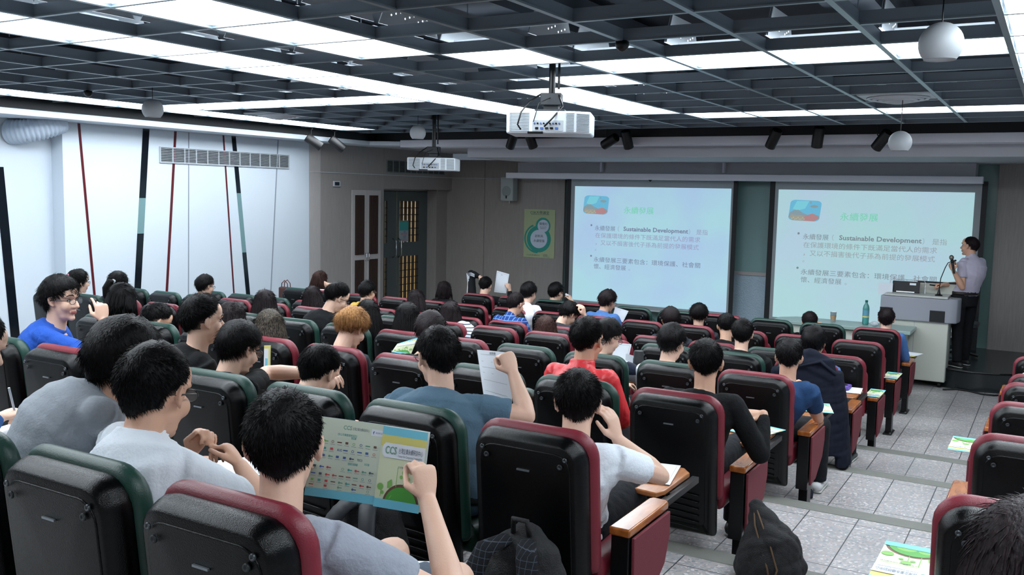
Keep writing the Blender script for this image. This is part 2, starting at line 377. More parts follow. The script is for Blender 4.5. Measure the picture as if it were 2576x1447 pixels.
    # raised stage
    q = MB(); pts = [(-2.9, 12.2), (-1.35, 11.95), (-1.05, 11.72), (-.72, 11.62), (-.45, 11.68), (0.1, 12.0), (XR, 12.3), (XR, YF), (-2.9, YF)]
    q.prism(pts, 2, 0, .22); st = struct(obj('floor_stage', q, M_stage, bevel=.006))
    q = MB(); q.tube([(-1.06, 11.71, .222), (-.72, 11.61, .222), (-.45, 11.67, .222), (.1, 11.99, .222)], .012, 6); obj('stage_trim', q, M_blackm, st)
    q = MB()
    pp = [Vector((-1.0 + .13 * k, 11.5 + .1 * math.sin(k * 1.3) + .02 * k, .012)) for k in range(9)]; q.tube(pp, .01, 6)
    tag(obj('floor_cable', q, M_blackm, smooth=True), 'black cable lying on the floor along the stage edge', 'cable')
    return ce, wl, wf
build_room()

# ------------------------------------------------------------------ ceiling lights
def light_label(i, r):
    o = ['first', 'second', 'third', 'fourth', 'fifth', 'sixth', 'seventh', 'eighth', 'ninth', 'tenth', 'eleventh', 'twelfth', 'thirteenth', 'fourteenth', 'fifteenth']
    return o
LIGHTS = []
def lights():
    t = MB(); t.box(-.235, .235, -.235, .235, .032, .085, M_refl); root = obj('ceiling_light', t)
    q = MB(); q.prism([(-.255, -.275), (.255, -.275), (.275, -.255), (.275, .255), (.255, .275), (-.255, .275), (-.275, .255), (-.275, -.255)], 2, .008, .032); obj('diffuser', q, M_panel, root)
    for s in (-1, 1):
        q = MB(); x = .305 * s; q.prism([(-.28, .085), (.28, .085), (.19, .26), (-.19, .26)], 0, x - .003, x + .003, M_refl)
        for k in range(9): yy = -.17 + .042 * k; zz = .16 + .014 * ((k * 7) % 3 - 1); q.ell((x + .003 * s, yy, zz), (.002, .0045, .0045), 6, 4, M_panel)  # glowing beads stand in for lamplight coming through the holes
        obj('perforated_plate', q, None, root)
    return root
def place_lights():  # rearmost panels, behind the camera, are unseen and added to brighten camera-facing sides
    sets = [('long strip by the white wall', [(-10, r) for r in range(-6, 10)], 'from the back'),
            ('left cross strip', [(i, 4) for i in range(-9, -4)], 'from the white wall'),
            ('long middle strip', [(-4, r) for r in range(-8, 9)], 'from the back'),
            ('short strip at the upper left', [(-2, r) for r in range(-8, 1)], 'from the back'),
            ('lone diagonal panels', [(-1, 1), (-1, 3)], 'from the back'),
            ('middle cross strip at right', [(i, 2) for i in range(0, 4)], 'from the left'),
            ('strip before the large projector', [(-2, r) for r in range(4, 8)], 'from the back'),
            ('front cross strip', [(i, 8) for i in range(-1, 5)], 'from the left'),
            ('strip at the right edge', [(4, r) for r in range(-8, 8)], 'from the back')]
    o_ = ['first', 'second', 'third', 'fourth', 'fifth', 'sixth', 'seventh', 'eighth', 'ninth', 'tenth', 'eleventh', 'twelfth', 'thirteenth', 'fourteenth', 'fifteenth', 'sixteenth', 'seventeenth']
    root = lights(); first = True
    for nm, cells, fr in sets:
        for k, (i, r) in enumerate(cells):
            loc = (-2.681 + .6 * i + .3, 4.063 + .6 * r + .3, 2.966)
            if first: o = root; o.location = loc; first = False
            else: o = dup(root, loc)
            tag(o, f'lit ceiling panel, {o_[k]} {fr}, {nm}', 'ceiling light', 'lit ceiling panels')
place_lights()

# ------------------------------------------------------------------ ceiling fittings
def diffuser_vent(loc, label):
    t = thing('air_diffuser', label, 'air vent', loc, group='round ceiling air diffusers')
    q = MB(); q.box(-.28, .28, -.28, .28, 0, .02); obj('plate', q, M_refl, t, bevel=.01)
    q = MB()
    for k in range(5): r = .24 - .045 * k; q.lathe([(r, -.004 - .008 * k), (r - .012, -.016 - .008 * k), (r - .026, -.006 - .008 * k)], 36, cap=False)
    q.lathe([(.001, -.05), (.03, -.05), (.035, -.02)], 24); obj('louvre_ring', q, M_plastw, t, smooth=True)
diffuser_vent((-1.18, 8.1, 2.97), 'square white air diffuser with round louvres in the ceiling grid at right')
diffuser_vent((-7.78, 7.9, 2.97), 'square white air diffuser with round louvres in the ceiling grid above left wall')
def globe(loc, top, label):
    t = thing('pendant_speaker', label, 'speaker', loc, group='white globe speakers hanging from the ceiling')
    R = .09; pr = [(.001, R)] + [(R * math.sin(a), R * math.cos(a)) for a in [PI * k / 16 for k in range(1, 13)]]
    q = MB(); q.lathe(pr, 32, cap=False); obj('globe', q, M_globe, t, smooth=True)
    r, z = pr[-1]; q = MB(); q.lathe([(.001, z + .006), (r - .004, z + .004), (r + .001, z - .003), (r + .001, z + .003)], 32, cap=False); obj('grille', q, M_refl, t, smooth=True)
    q = MB(); q.tube([(0, 0, R - .004), (0, 0, top - loc[2])], .003, 6); obj('cord', q, M_blackm, t)
globe((-.478, 4.35, 2.805), 3.3, 'large-looking white globe speaker hanging at upper right near the ceiling')
globe((-6.76, 5.37, 2.79), 3.3, 'white globe speaker hanging before the white left wall')
globe((-6.25, 8.5, 2.79), 3.3, 'white globe speaker hanging left of the small projector')
globe((-1.13, 8.0, 2.61), 3.2, 'white globe speaker hanging low at right before the front fascia')
for loc, lb in (((-2.081, 4.663, 2.955), 'small black dome camera under the grid left of the right cross strip'), ((-7.481, 5.263, 2.955), 'small black dome camera under the grid near the left wall')):
    q = MB(); q.lathe([(.035, .01), (.038, -.012), (.03, -.03), (.015, -.042), (.001, -.046)], 16); o = obj('dome_camera', q, M_blackm, smooth=True); o.location = loc; tag(o, lb, 'camera', 'dome cameras')

def projector(loc, top, yaw, label):
    t = thing('projector', label, 'projector', loc, (0, 0, yaw), 'white ceiling projectors')
    W, D, H = .275, .20, .072
    q = MB(); q.prism([(-W, -D + .03), (-W + .04, -D), (W - .1, -D), (W, -D + .06), (W, D), (-W, D)], 2, -H, H); obj('case', q, M_plastw, t, bevel=.012, seg=3)
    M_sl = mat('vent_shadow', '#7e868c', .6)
    for x0, x1 in ((-.25, -.12), (.12, .17)):
        q = MB()
        for k in range(13): z = -.06 + .0095 * k; q.box(x0, x1, -D - .002, -D + .002, z, z + .0045)
        obj('vent_slots', q, M_sl, t)
    Mr = Matrix.Translation((W - .05, -D + .03, 0)) @ Matrix.Rotation(math.atan2(.06, .1), 4, 'Z'); q = MB()
    for k in range(14): z = -.058 + .0085 * k; q.box(-.045, .045, -.0045, .002, z, z + .004, None, Mr)
    obj('vent_slots', q, M_sl, t)
    q = MB(); q.box(-.10, .10, -D - .003, -D, -.055, .012, mat('port_plate', '#a9b0b6', .4)); pr = obj('port_panel', q, None, t)
    q = MB()
    for k in range(9): q.lathe([(.006, -.006), (.006, .004), (.001, .004)], 8, M_blackm if k % 2 else M_blue, (-.085 + .02 * k, -D - .003, -.008), Matrix.Rotation(PI / 2, 3, 'X'))
    for k in range(5): q.box(-.08 + .032 * k, -.06 + .032 * k, -D - .007, -D - .003, -.045, -.032, (M_blackm, M_blue, M_dgrey)[k % 3])
    obj('sockets', q, None, pr)
    q = MB(); q.box(-.13, -.03, -D - .004, -D + .03, -H - .002, -H + .012); obj('foot_recess', q, M_blackm, t)
    q = MB(); q.tube([(0, 0, H + .10), (0, 0, top - loc[2])], .022, 12); q.tube([(.045, 0, H + .16), (.045, 0, top - loc[2])], .008, 6); obj('pole', q, M_blackm, t)
    q = MB(); q.box(-.07, .07, -.06, .06, H + .05, H + .13); q.box(-.1, .1, -.1, .1, H, H + .02); q.box(-.05, .05, -.04, .04, H, H + .06); obj('bracket', q, M_dgrey, t, bevel=.005)
    q = MB(); q.tube([(-.07, -.05, H + .12), (-.13, -.15, H + .06), (-.17, -D - .03, H - .01), (-.19, -D - .04, -.02), (-.17, -D - .03, -.05)], .006, 6)
    q.tube([(.05, -.05, H + .12), (.09, -.16, H + .03), (.03, -D - .03, .02), (-.02, -D - .02, -.03)], .006, 6)
    q.tube([(0, -.05, H + .1), (-.06, -.2, H + .05), (-.09, -D - .02, .0)], .003, 5); obj('cable', q, M_blackm, t, smooth=True)
    q = MB(); q.lathe([(.035, -.02), (.035, .02), (.025, .02)], 20, M_dgrey, (-.1, D + .01, .01), Matrix.Rotation(-PI / 2, 3, 'X')); obj('lens', q, None, t, smooth=True)
projector((-2.95, 5.5, 2.60), 3.3, .38, 'large white projector on a black pole in mid room, nearest the camera')
projector((-6.24, 8.8, 2.45), 3.3, .42, 'smaller-looking white projector on a pole before the entrance door')

def spot(loc, d, label):
    t = thing('track_spotlight', label, 'spotlight', loc, group='black track spotlights under the fascia')
    d = Vector(d).normalized(); Mq = d.to_track_quat('-Z', 'Y').to_matrix()
    q = MB(); q.lathe([(.001, .12), (.055, .12), (.062, .11), (.062, -.11), (.056, -.115), (.052, -.09), (.001, -.09)], 24, None, (0, 0, 0), Mq, False); obj('barrel', q, M_spot, t, smooth=True, angle=35)
    q = MB(); q.lathe([(.001, -.092), (.05, -.092)], 20, M_refl, (0, 0, 0), Mq, False); obj('lens', q, None, t)
    q = MB(); q.tube([(0, 0, .02), (-.05, 0, .06), (-.05, 0, .22)], .007, 6); q.box(-.07, -.03, -.012, .012, .17, .21); obj('mount', q, M_spot, t)
for loc, d, lb in (((-8.72, 9.51, 2.77), (.55, .6, -.55), 'black track spotlight on the left soffit, nearest the white wall vent'), ((-8.72, 9.98, 2.77), (.5, .6, -.6), 'black track spotlight on the left soffit, where the brown wall begins'),
                   ((-6.41, 10.85, 2.845), (-.5, .4, -.75), 'black track spotlight tilting left, first along the front fascia from the left'), ((-6.12, 10.85, 2.85), (.12, .5, -.9), 'black track spotlight hanging nearly upright, second along the front fascia from the left'),
                   ((-4.97, 10.85, 2.82), (-.85, .3, -.4), 'black track spotlight lying almost level, in the middle pair of the front fascia'), ((-4.74, 10.87, 2.84), (.05, .5, -.95), 'black track spotlight pointing straight down, in the middle pair of the front fascia'),
                   ((-2.9, 10.85, 2.83), (-.45, .4, -.8), 'black track spotlight above the left edge of the right screen'), ((-2.4, 10.85, 2.84), (-.15, .3, -.9), 'black track spotlight above the middle of the right screen'),
                   ((-1.72, 10.85, 2.80), (-.6, .4, -.75), 'black track spotlight partly hidden behind the right globe speaker')):
    spot(loc, d, lb)

# ------------------------------------------------------------------ projection screens with the slide
def screen(x0, x1, ix0, ix1, label, tint, housing):
    Y = 13.4
    t = thing('projection_screen', label, 'projection screen', ((x0 + x1) / 2, Y, 0), group='pull down projection screens')
    cx = (x0 + x1) / 2
    q = MB(); q.box(x0 - cx, x1 - cx, 0, .006, .38, 2.42, mat('screen_cloth', '#9fa5a8', .8)); obj('cloth', q, None, t)
    for a_, b_ in ((x0 - cx - .075, x0 - cx), (x1 - cx, x1 - cx + .065)): q = MB(); q.box(a_, b_, -.001, .007, .2, 2.42); obj('black_border', q, M_black, t)
    q = MB(); q.tube([(x0 - cx, 0.003, .37), (x1 - cx, .003, .37)], .014, 8); obj('bottom_bar', q, M_refl, t)
    name = 'slide_' + tint; m = mat(name, '#b6dcf0' if tint == 'blue' else '#b7dee4', .8, emit=1); nt, N, L, b = nodes(m)
    tc = N.new('ShaderNodeTexCoord'); n = N.new('ShaderNodeTexNoise'); n.inputs['Scale'].default_value = .9; L.new(tc.outputs['Object'], n.inputs['Vector'])
    r = N.new('ShaderNodeValToRGB'); L.new(n.outputs['Fac'], r.inputs[0]); e = r.color_ramp.elements
    e[0].position = .38; e[1].position = .64
    e[0].color = lin('#b2e2ee' if tint == 'blue' else '#b5e0e2'); e[1].color = lin('#b2d0f4' if tint == 'blue' else '#bbd7ea')
    L.new(r.outputs[0], b.inputs['Emission Color']); b.inputs['Base Color'].default_value = lin('#6a7a80'); b.inputs['Emission Strength'].default_value = .78
    q = MB(); q.box(ix0 - cx, ix1 - cx, -.004, -.001, .44, 2.275); im = obj('projected_slide', q, m, t)
    def mk(nm, c): 
        z = mat('slidecolor_' + nm, c, .8, emit=.78); z.node_tree.nodes['Principled BSDF'].inputs['Base Color'].default_value = lin('#4a5054'); return z
    g1 = mk('grey_' + tint, '#7a83a6' if tint == 'blue' else '#838e98'); g2 = mk('greylight_' + tint, '#a3a8cc' if tint == 'blue' else '#a3aeb6'); gt = mk('green', '#7fe0bf')
    fn = lambda u, v, l: (ix0 - cx + u, -.005 - l, v)
    def line(*items):
        F = Flat(fn)
        for it in items:
            if it[0] == 'dot': F.disc(it[1], it[2], .016, .016, g1)
            else: F.text(*it)
        F.obj('slide_text', im)
    line(('永續發展', .86, 1.87, .118, gt, .004, .50))
    line(('dot', .31, 1.66)); line(('永續發展', .37, 1.585, .088, g1, 0, .355), ('（', .71, 1.585, .088, g2), ('Sustainable Development', .865, 1.592, .092, g1, .022, 1.06), ('）', 1.93, 1.585, .088, g2), ('是指', 2.05, 1.585, .088, g2, .004, .18))
    line(('在保護環境的條件下既滿足當代人的需求', .38, 1.47, .088, g2, .004, 1.74)); line(('，又以不損害後代子孫為前提的發展模式', .38, 1.355, .088, g2, .004, 1.72)); line(('。', .38, 1.26, .088, g2))
    line(('dot', .32, 1.17)); line(('永續發展三要素包含：環境保護、社會關', .365, 1.085, .088, g1, 0, 1.77)); line(('懷、經濟發展', .37, .975, .088, g1, 0, .56), ('。', .97, .975, .088, g2))
    # rounded slanted sea picture
    sky = mk('sea_blue', '#6fc4e8'); sk2 = mk('sea_cyan', '#83dcec'); sand = mk('sea_sand', '#a9a79c'); pk = mk('sea_pink', '#c08d90'); gn = mk('sea_grey', '#8fa6ae'); ed = mk('sea_cream', '#c9c79d')
    F = Flat(lambda u, v, l: (ix0 - cx + .165 + u * .43 + (v - .5) * .03, -.005 - l, 1.845 + v * .29 - u * .012))
    rr = [(.12 * (1 - math.cos(a)) if 0 else x, y) for x, y, a in [(0, 0, 0)]]
    def rounded(x0_, x1_, y0_, y1_, r):
        p = []
        for cx_, cy_, a in ((x1_ - r, y1_ - r, 0), (x0_ + r, y1_ - r, PI / 2), (x0_ + r, y0_ + r, PI), (x1_ - r, y0_ + r, 1.5 * PI)):
            for k in range(6): p.append((cx_ + r * math.cos(a + k * PI / 10), cy_ + r * math.sin(a + k * PI / 10)))
        return p
    F.poly(rounded(0, 1, 0, 1, .16), sky); F.poly([(.1, .55), (.2, .95), (.6, .97), (.5, .6), (.3, .5)], sk2)
    F.poly([(0, .16), (.16, .0), (.84, 0), (1, .16), (.97, .28), (.8, .36), (.62, .30), (.45, .38), (.3, .52), (.15, .5), (.03, .38)], gn)
    F.poly([(.02, .14), (.16, .01), (.5, .01), (.55, .2), (.4, .27), (.2, .24), (.1, .3)], sand); F.poly([(.5, .01), (.84, .01), (.98, .14), (.9, .28), (.76, .38), (.62, .3), (.5, .2)], pk)
    for k in range(9): F.disc(.12 + .05 * k, .1 + .05 * math.sin(k * 2), .02, .03, ed, n=8)
    F.disc(.78, .72, .13, .07, gn, n=12); F.poly([(.62, .86), (.66, .99), (.68, .86)], gn)
    F.obj('slide_picture', im)
    return t
screen(-6.79, -4.13, -6.72 + .0, -4.16, 'left projection screen showing a pale blue slide of Chinese writing', 'blue', None)
screen(-3.52, -.87, -3.47, -.95, 'right projection screen showing a pale green slide, behind the lectern', 'green', None)
t = thing('screen_housing', 'long white box housing hanging above both projection screens', 'screen housing', (-4.35, 13.17, 2.43))
q = MB(); q.box(-3.5, 3.5, -.06, .1, -.045, .045); obj('case', q, M_fascia, t, bevel=.005); q = MB(); q.prism([(-.03, -.045), (.03, -.045), (0, -.075)], 1, -.04, -.02); o = obj('infrared_eye', q, M_black, t); o.location.x = -.98
# ------------------------------------------------------------------ wall items
t = thing('wall_poster', 'yellow green lecture poster with teal brush circles on brown wall', 'poster', (-7.485, YF - .068, 1.475))
q = MB(); q.box(-.295, .295, -.003, 0, -.405, .405, mat('poster_base', '#a8b58f', .7)); obj('sheet', q, None, t)
F = Flat(lambda u, v, l: (u - .295, -.003 - l, v - .405)); W0 = mat('poster_white', '#c3cfe0', .7); W1 = mat('poster_ink', '#3c5360', .7); W2 = mat('poster_teal', '#2c9488', .7)
F.ring(.29, .315, .150, .225, W2, sx=1.02); F.ring(.255, .32, .215, .245, W2, 1.9, 4.8); F.ring(.365, .535, .10, .14, W2); F.disc(.29, .315, .162, .155, W0); F.disc(.37, .535, .108, .105, W0)
F.text('CSR大學講堂', .115, .735, .058, W1, .003, .36); F.rect(.13, .48, .722, .726, W1); F.text('陳宥杉', .29, .55, .055, W1, .003, .165); F.text('臺北大學企管系', .305, .51, .02, W1, 0, .13); F.text('永續發展中心', .31, .485, .02, W1, 0, .12)
F.text('創新與', .215, .345, .052, W1, .003, .155); F.text('永續發展', .19, .265, .052, W1, .003, .21); F.text('CCS台灣企業永續研訓中心', .06, .03, .026, W1, 0, .26); F.text('CTCI', .38, .035, .034, W1, .03, .08); F.text('中鼎教育基金會', .38, .015, .014, W1, 0, .12)
F.obj('print', t)
t = thing('wall_speaker', 'grey loudspeaker mounted high on brown wall left of screens', 'speaker', (-8.0, 13.5, 2.21))
q = MB(); q.prism([(-.125, -.11), (.125, -.11), (.1, .1), (-.1, .1)], 2, -.2, .2); obj('cabinet', q, mat('speaker_grey', '#a2aaaa', .6), t, bevel=.02)
q = MB(); q.lathe([(.001, 0), (.085, 0), (.09, -.004)], 24, mat('speaker_cone', '#8d9696', .8), (0, -.112, -.04), Matrix.Rotation(PI / 2, 3, 'X'), False); obj('driver_ring', q, None, t)
q = MB(); q.box(-.012, .012, -.116, -.11, -.16, -.11); obj('badge', q, M_blackm, t); q = MB(); q.tube([(0, 0, -.24), (0, 0, -.2)], .012, 8); q.box(-.02, .02, .05, .13, -.03, .03); obj('bracket', q, M_chrome, t)
t = thing('wall_panel_switch', 'small framed thermostat screen on the brown left wall', 'thermostat', (-9.3, 10.62, 2.225))
q = MB(); q.box(0, .02, -.075, .075, -.04, .04); obj('frame', q, M_refl, t, bevel=.004); q = MB(); q.box(.02, .022, -.05, .05, -.026, .026); obj('display', q, mat('display_dark', '#1d2530', .15), t)
def wall_vent(loc, L_, H_, n, mf, label):
    t = thing('wall_vent', label, 'air vent', loc, group='slatted wall air vents')
    q = MB(); q.box(0, .004, -L_ / 2, L_ / 2, -H_ / 2, H_ / 2); obj('backing', q, mat('vent_dark', '#07090b', .9), t)
    q = MB(); e = .012
    for a in ((-L_ / 2 - e, L_ / 2 + e, H_ / 2, H_ / 2 + e), (-L_ / 2 - e, L_ / 2 + e, -H_ / 2 - e, -H_ / 2), (-L_ / 2 - e, -L_ / 2, -H_ / 2, H_ / 2), (L_ / 2, L_ / 2 + e, -H_ / 2, H_ / 2)): q.box(0, .018, a[0], a[1], a[2], a[3])
    for k in range(1, n): y = -L_ / 2 + L_ * k / n; q.box(0, .015, y - .005, y + .005, -H_ / 2, H_ / 2)
    obj('frame', q, mf, t)
    q = MB()
    for k in range(9): z = -H_ / 2 + H_ * (k + .5) / 9; q.box(.004, .014, -L_ / 2, L_ / 2, z - .0035, z + .0025)
    obj('slat', q, mf, t)
wall_vent((-9.3, 8.55, 2.51), 2.14, .17, 12, M_refl, 'long white slatted air vent high on the white left wall')
wall_vent((-9.3, 12.62, 2.53), 1.6, .18, 10, mat('vent_grey', '#7c8585', .6), 'grey slatted air vent above the entrance door')
t = thing('duct_hose', 'white ribbed flexible air hose bent out of the left wall', 'air duct', (-9.42, 6.0, 2.7))
q = MB(); P0 = [Vector((.16, .16, .10)), Vector((.17, .05, .055)), Vector((.13, -.08, .0)), Vector((.03, -.19, -.03)), Vector((-.08, -.22, -.03))]; pts = []; rad = []
def bez(P, t):
    P = list(P)
    while len(P) > 1: P = [P[k].lerp(P[k + 1], t) for k in range(len(P) - 1)]
    return P[0]
for k in range(57): pts.append(bez(P0, k / 56)); rad.append(.125 + .009 * math.cos(k * PI / 2))
q.tube(pts, rad, 24, cap=False); obj('hose', q, mat('hose_fabric', '#c3d2e2', .6), t, smooth=True)

t = thing('door_notice', 'teal and white notice sheet taped on the glass entrance door', 'notice', (-9.588, 12.67, 1.46))
q = MB(); q.box(0, .003, -.125, .125, -.18, .18, mat('notice_white', '#9aa5ad', .6)); obj('sheet', q, None, t)
F = Flat(lambda u, v, l: (.003 + l, .125 - u, v - .18)); F.rect(0, .25, .19, .34, M_tealk); F.rect(0, .25, .34, .36, mat('notice_grey', '#5f7c7c', .6))
F.text('講座', .08, .155, .03, M_ink, 0); F.text('請由後門進出', .04, .12, .03, M_redk, .003, .17); F.text('敬請配合', .06, .085, .024, M_ink, 0); F.text('謝謝您', .07, .055, .024, M_ink, 0); F.text('會議進行中', .04, .02, .024, M_redk, 0, .17); F.obj('print', t)

# ------------------------------------------------------------------ lectern, stage table and what stands on them
M_lect = mat('lectern_cream', '#bdc0b6', .5); M_lgrey = mat('lectern_grey', '#979aa4', .45, bump=.05, bscale=200)
t = thing('lectern', 'grey and cream wheeled lectern console before the right screen', 'lectern', (-1.3, 11.75, 0))
q = MB(); q.box(-.42, .30, -.15, .25, .07, .77); obj('base_cabinet', q, M_lect, t, bevel=.01); q = MB(); q.box(-.162 + .1, -.158 + .1, -.153, -.15, .08, .76); obj('panel_seam', q, M_lgrey, t)
q = MB(); q.prism([(-.44, -.18), (.30, -.18), (.38, -.12), (.40, 0), (.40, .25), (-.44, .25)], 2, .76, 1.04); obj('console', q, M_lgrey, t, bevel=.012)
for a_, b_ in ((.10, .26), (-.44, -.30)): q = MB(); q.box(a_, b_, -.186, -.18, .77, .90); obj('dark_recess', q, M_black, t)
q = MB(); q.box(-.40, .28, -.19, .2, 1.04, 1.065); obj('top_edge', q, mat('lectern_trim', '#b9bcb8', .4), t, bevel=.005)
q = MB(); q.box(-.42, -.40, -.19, -.15, .80, .86); obj('side_flap', q, M_lgrey, t)
for x in (-.36, .24):
    for y in (-.08, .18): q = MB(); q.lathe([(.035, -.015), (.035, .015)], 14, None, (x, y, .036), Matrix.Rotation(PI / 2, 3, 'Y')); q.box(x - .01, x + .01, y - .01, y + .01, .036, .08); obj('caster', q, M_blackm, t, smooth=True, angle=40)
q = MB(); q.box(-.15, .15, -.01, .01, 0, .135)
t2 = thing('monitor', 'black monitor with white sticker standing on the lectern', 'monitor', (-1.50, 11.78, 1.068), (math.radians(-12), 0, 0)); obj('screen', q, M_black, t2, bevel=.004); q = MB(); q.box(.04, .11, -.013, -.011, .09, .115); obj('sticker', q, M_paper, t2)
q = MB(); q.box(-.1, .1, -.02, .06, -.0, .012); q.tube([(-.18, .015, 0), (-.18, .015, .14), (-.16, .015, .155), (.19, .015, .155), (.21, .015, .13), (.21, .015, 0)], .005, 6); obj('stand', q, M_chrome, t2)
q = MB(); q.box(-.08, .08, -.002, .0, -.0, .14); o = obj('loose_sheet', q, M_paper); o.location = (-1.72, 11.75, 1.03); tag(o, 'pale sheet of paper leaning at the left end of the lectern', 'paper')
q = MB(); q.box(-.26, .22, -.01, .01, 0, .12); o = obj('console_screen', q, mat('console_cream', '#b7bab0', .5)); o.location = (-1.12, 11.92, 1.068); tag(o, 'cream low panel with black rim on the lectern back edge', 'panel')
q = MB(); q.box(-.27, .23, -.012, .012, .12, .14, M_black); obj('rim', q, None, o)
t = thing('gooseneck_microphone', 'black gooseneck microphone standing on the lectern', 'microphone', (-1.13, 11.68, 1.066))
q = MB(); q.lathe([(.04, 0), (.04, .01), (.02, .02), (.01, .07)], 16); obj('base', q, M_blackm, t, smooth=True, angle=40); q = MB(); q.tube([(0, 0, .05), (.01, 0, .2), (.05, 0, .33), (.075, 0, .385), (.12, 0, .405)], .005, 6); obj('neck', q, M_blackm, t, smooth=True)
q = MB(); q.tube([(.105, 0, .40), (.15, 0, .415)], [.008, .012], 10, cap='round'); obj('head', q, M_blackm, t, smooth=True)
t = thing('stage_table', 'low white table with grey green top before the screens', 'table', (-2.15, 11.3, 0))
q = MB(); q.prism([(-.72, -.2), (.82, -.25), (.82, .28), (-.55, .28), (-.72, .1)], 2, .66, .70); obj('tabletop', q, mat('table_top', '#94aaa6', .3), t, bevel=.006)
q = MB(); q.box(-.66, .74, -.17, -.15, .05, .66); obj('front_panel', q, M_lect, t); q = MB(); q.box(-.66, -.64, -.17, .2, .0, .66); q.box(.72, .74, -.17, .2, 0, .66); obj('side_panel', q, M_lect, t)
t = thing('paper_cup', 'white paper coffee cup with brown sleeve on the stage table', 'cup', (-2.22, 11.34, .701))
q = MB(); q.lathe([(.026, 0), (.036, .12), (.039, .12), (.033, .118), (.024, .004)], 20); obj('cup', q, M_paper, t, smooth=True); q = MB(); q.lathe([(.0285, .02), (.0345, .075)], 20, cap=False); obj('sleeve', q, mat('cup_sleeve', '#a88a68', .8), t, smooth=True)
q = MB(); q.lathe([(.001, .018), (.03, .018), (.04, .008), (.04, 0)], 18); o = obj('cup_lid', q, M_blackm, smooth=True); o.location = (-2.47, 11.33, .701); tag(o, 'small black cup lid lying on the stage table', 'lid')
t = thing('water_bottle', 'tall green plastic water bottle with blue label on the stage table', 'bottle', (-1.86, 11.36, .701))
M_bot = mat('bottle_plastic', '#5fb5b0', .1, trans=.5, spec=.7); q = MB(); q.lathe([(.03, 0), (.037, .01), (.037, .08), (.033, .09), (.037, .1), (.037, .19), (.03, .22), (.014, .25), (.014, .265)], 24); obj('body', q, M_bot, t, smooth=True)
q = MB(); q.lathe([(.0375, .1), (.0375, .17)], 24, cap=False); obj('label', q, mat('bottle_label', '#5e97ad', .4), t, smooth=True); q = MB(); q.lathe([(.0378, .085), (.0378, .1)], 24, cap=False); obj('label_band', q, M_yel, t, smooth=True); q = MB(); q.lathe([(.016, .262), (.016, .285), (.001, .285)], 16); obj('cap', q, mat('cap_green', '#15615a', .4), t)
t = thing('snack_pack', 'small crumpled bright snack bag beside the water bottle', 'snack bag', (-1.64, 11.25, .701))
q = MB(); q.ell((0, 0, .05), (.05, .03, .05), 10, 7); obj('bag', q, mat('snack_orange', '#b5a07c', .4, var=.5, vscale=40), t); q = MB(); q.ell((-.1, 0, .03), (.05, .03, .03), 10, 7); obj('wrapper', q, M_refl, t)
t = thing('office_chair', 'black office chair standing behind the lectern', 'chair', (-.98, 12.55, .22))
q = MB(); q.prism([(-.2, .5), (.2, .5), (.21, .85), (.15, .93), (-.15, .93), (-.21, .85)], 1, -.03, .02); obj('backrest', q, M_dgrey, t, bevel=.015); q = MB(); q.box(-.22, .22, 0, .4, .38, .44); obj('seat', q, M_dgrey, t, bevel=.02)
q = MB(); q.tube([(0, .2, .06), (0, .2, .38)], .025, 10); obj('column', q, M_blackm, t); q = MB()
for k in range(5): a = k * 2 * PI / 5; q.tube([(0, .2, .08), (.24 * math.cos(a), .2 + .24 * math.sin(a), .03)], .018, 6)
obj('star_base', q, M_blackm, t)

# ------------------------------------------------------------------ auditorium chairs
def rrect(w, z0, z1, rt_, rb, n=6):
    p = []
    for cx, cz, a, r in ((w - rt_, z1 - rt_, 0, rt_), (-w + rt_, z1 - rt_, PI / 2, rt_), (-w + rb, z0 + rb, PI, rb), (w - rb, z0 + rb, 1.5 * PI, rb)):
        for k in range(n + 1): a_ = a + k * PI / 2 / n; p.append((cx + r * math.cos(a_), cz + r * math.sin(a_)))
    return p
def slab(out, y0, y1, inset, domed=0, yshift=None, prof=None):
    # loft of an outline through y with rounded rim
    b = MB(); n = len(out); cz = sum(p[1] for p in out) / n; rings = []
    prof = prof or [(0, 1.0), (.10, .45), (.28, .1), (.5, 0), (.72, .1), (.90, .45), (1, 1.0)]
    for t, k in prof:
        d = inset * k; R = []
        for i, (x, z) in enumerate(out):
            a = out[i - 1]; c = out[(i + 1) % n]; tx, tz = c[0] - a[0], c[1] - a[1]; l = math.hypot(tx, tz) or 1
            R.append((x - tz / l * d, y0 + (y1 - y0) * t, z + tx / l * d))
        rings.append(R)
    v = [q for R in rings for q in R]; f = []
    for i in range(len(prof) - 1):
        for j in range(n): f.append((i * n + j, (i + 1) * n + j, (i + 1) * n + (j + 1) % n, i * n + (j + 1) % n))
    K = len(v)
    for s_, base in ((0, 0), (1, (len(prof) - 1) * n)):
        y = y0 if s_ == 0 else y1; v.append((0, y + (-domed if s_ == 0 else domed), cz)); c = len(v) - 1
        for j in range(n): f.append((c, base + j, base + (j + 1) % n) if s_ == 0 else (c, base + (j + 1) % n, base + j))
    if yshift: v = [(x, y + yshift(z), z) for x, y, z in v]
    b.add(v, f); return b
lean = lambda z: (.62 - z) * .10 if z > .2 else .042
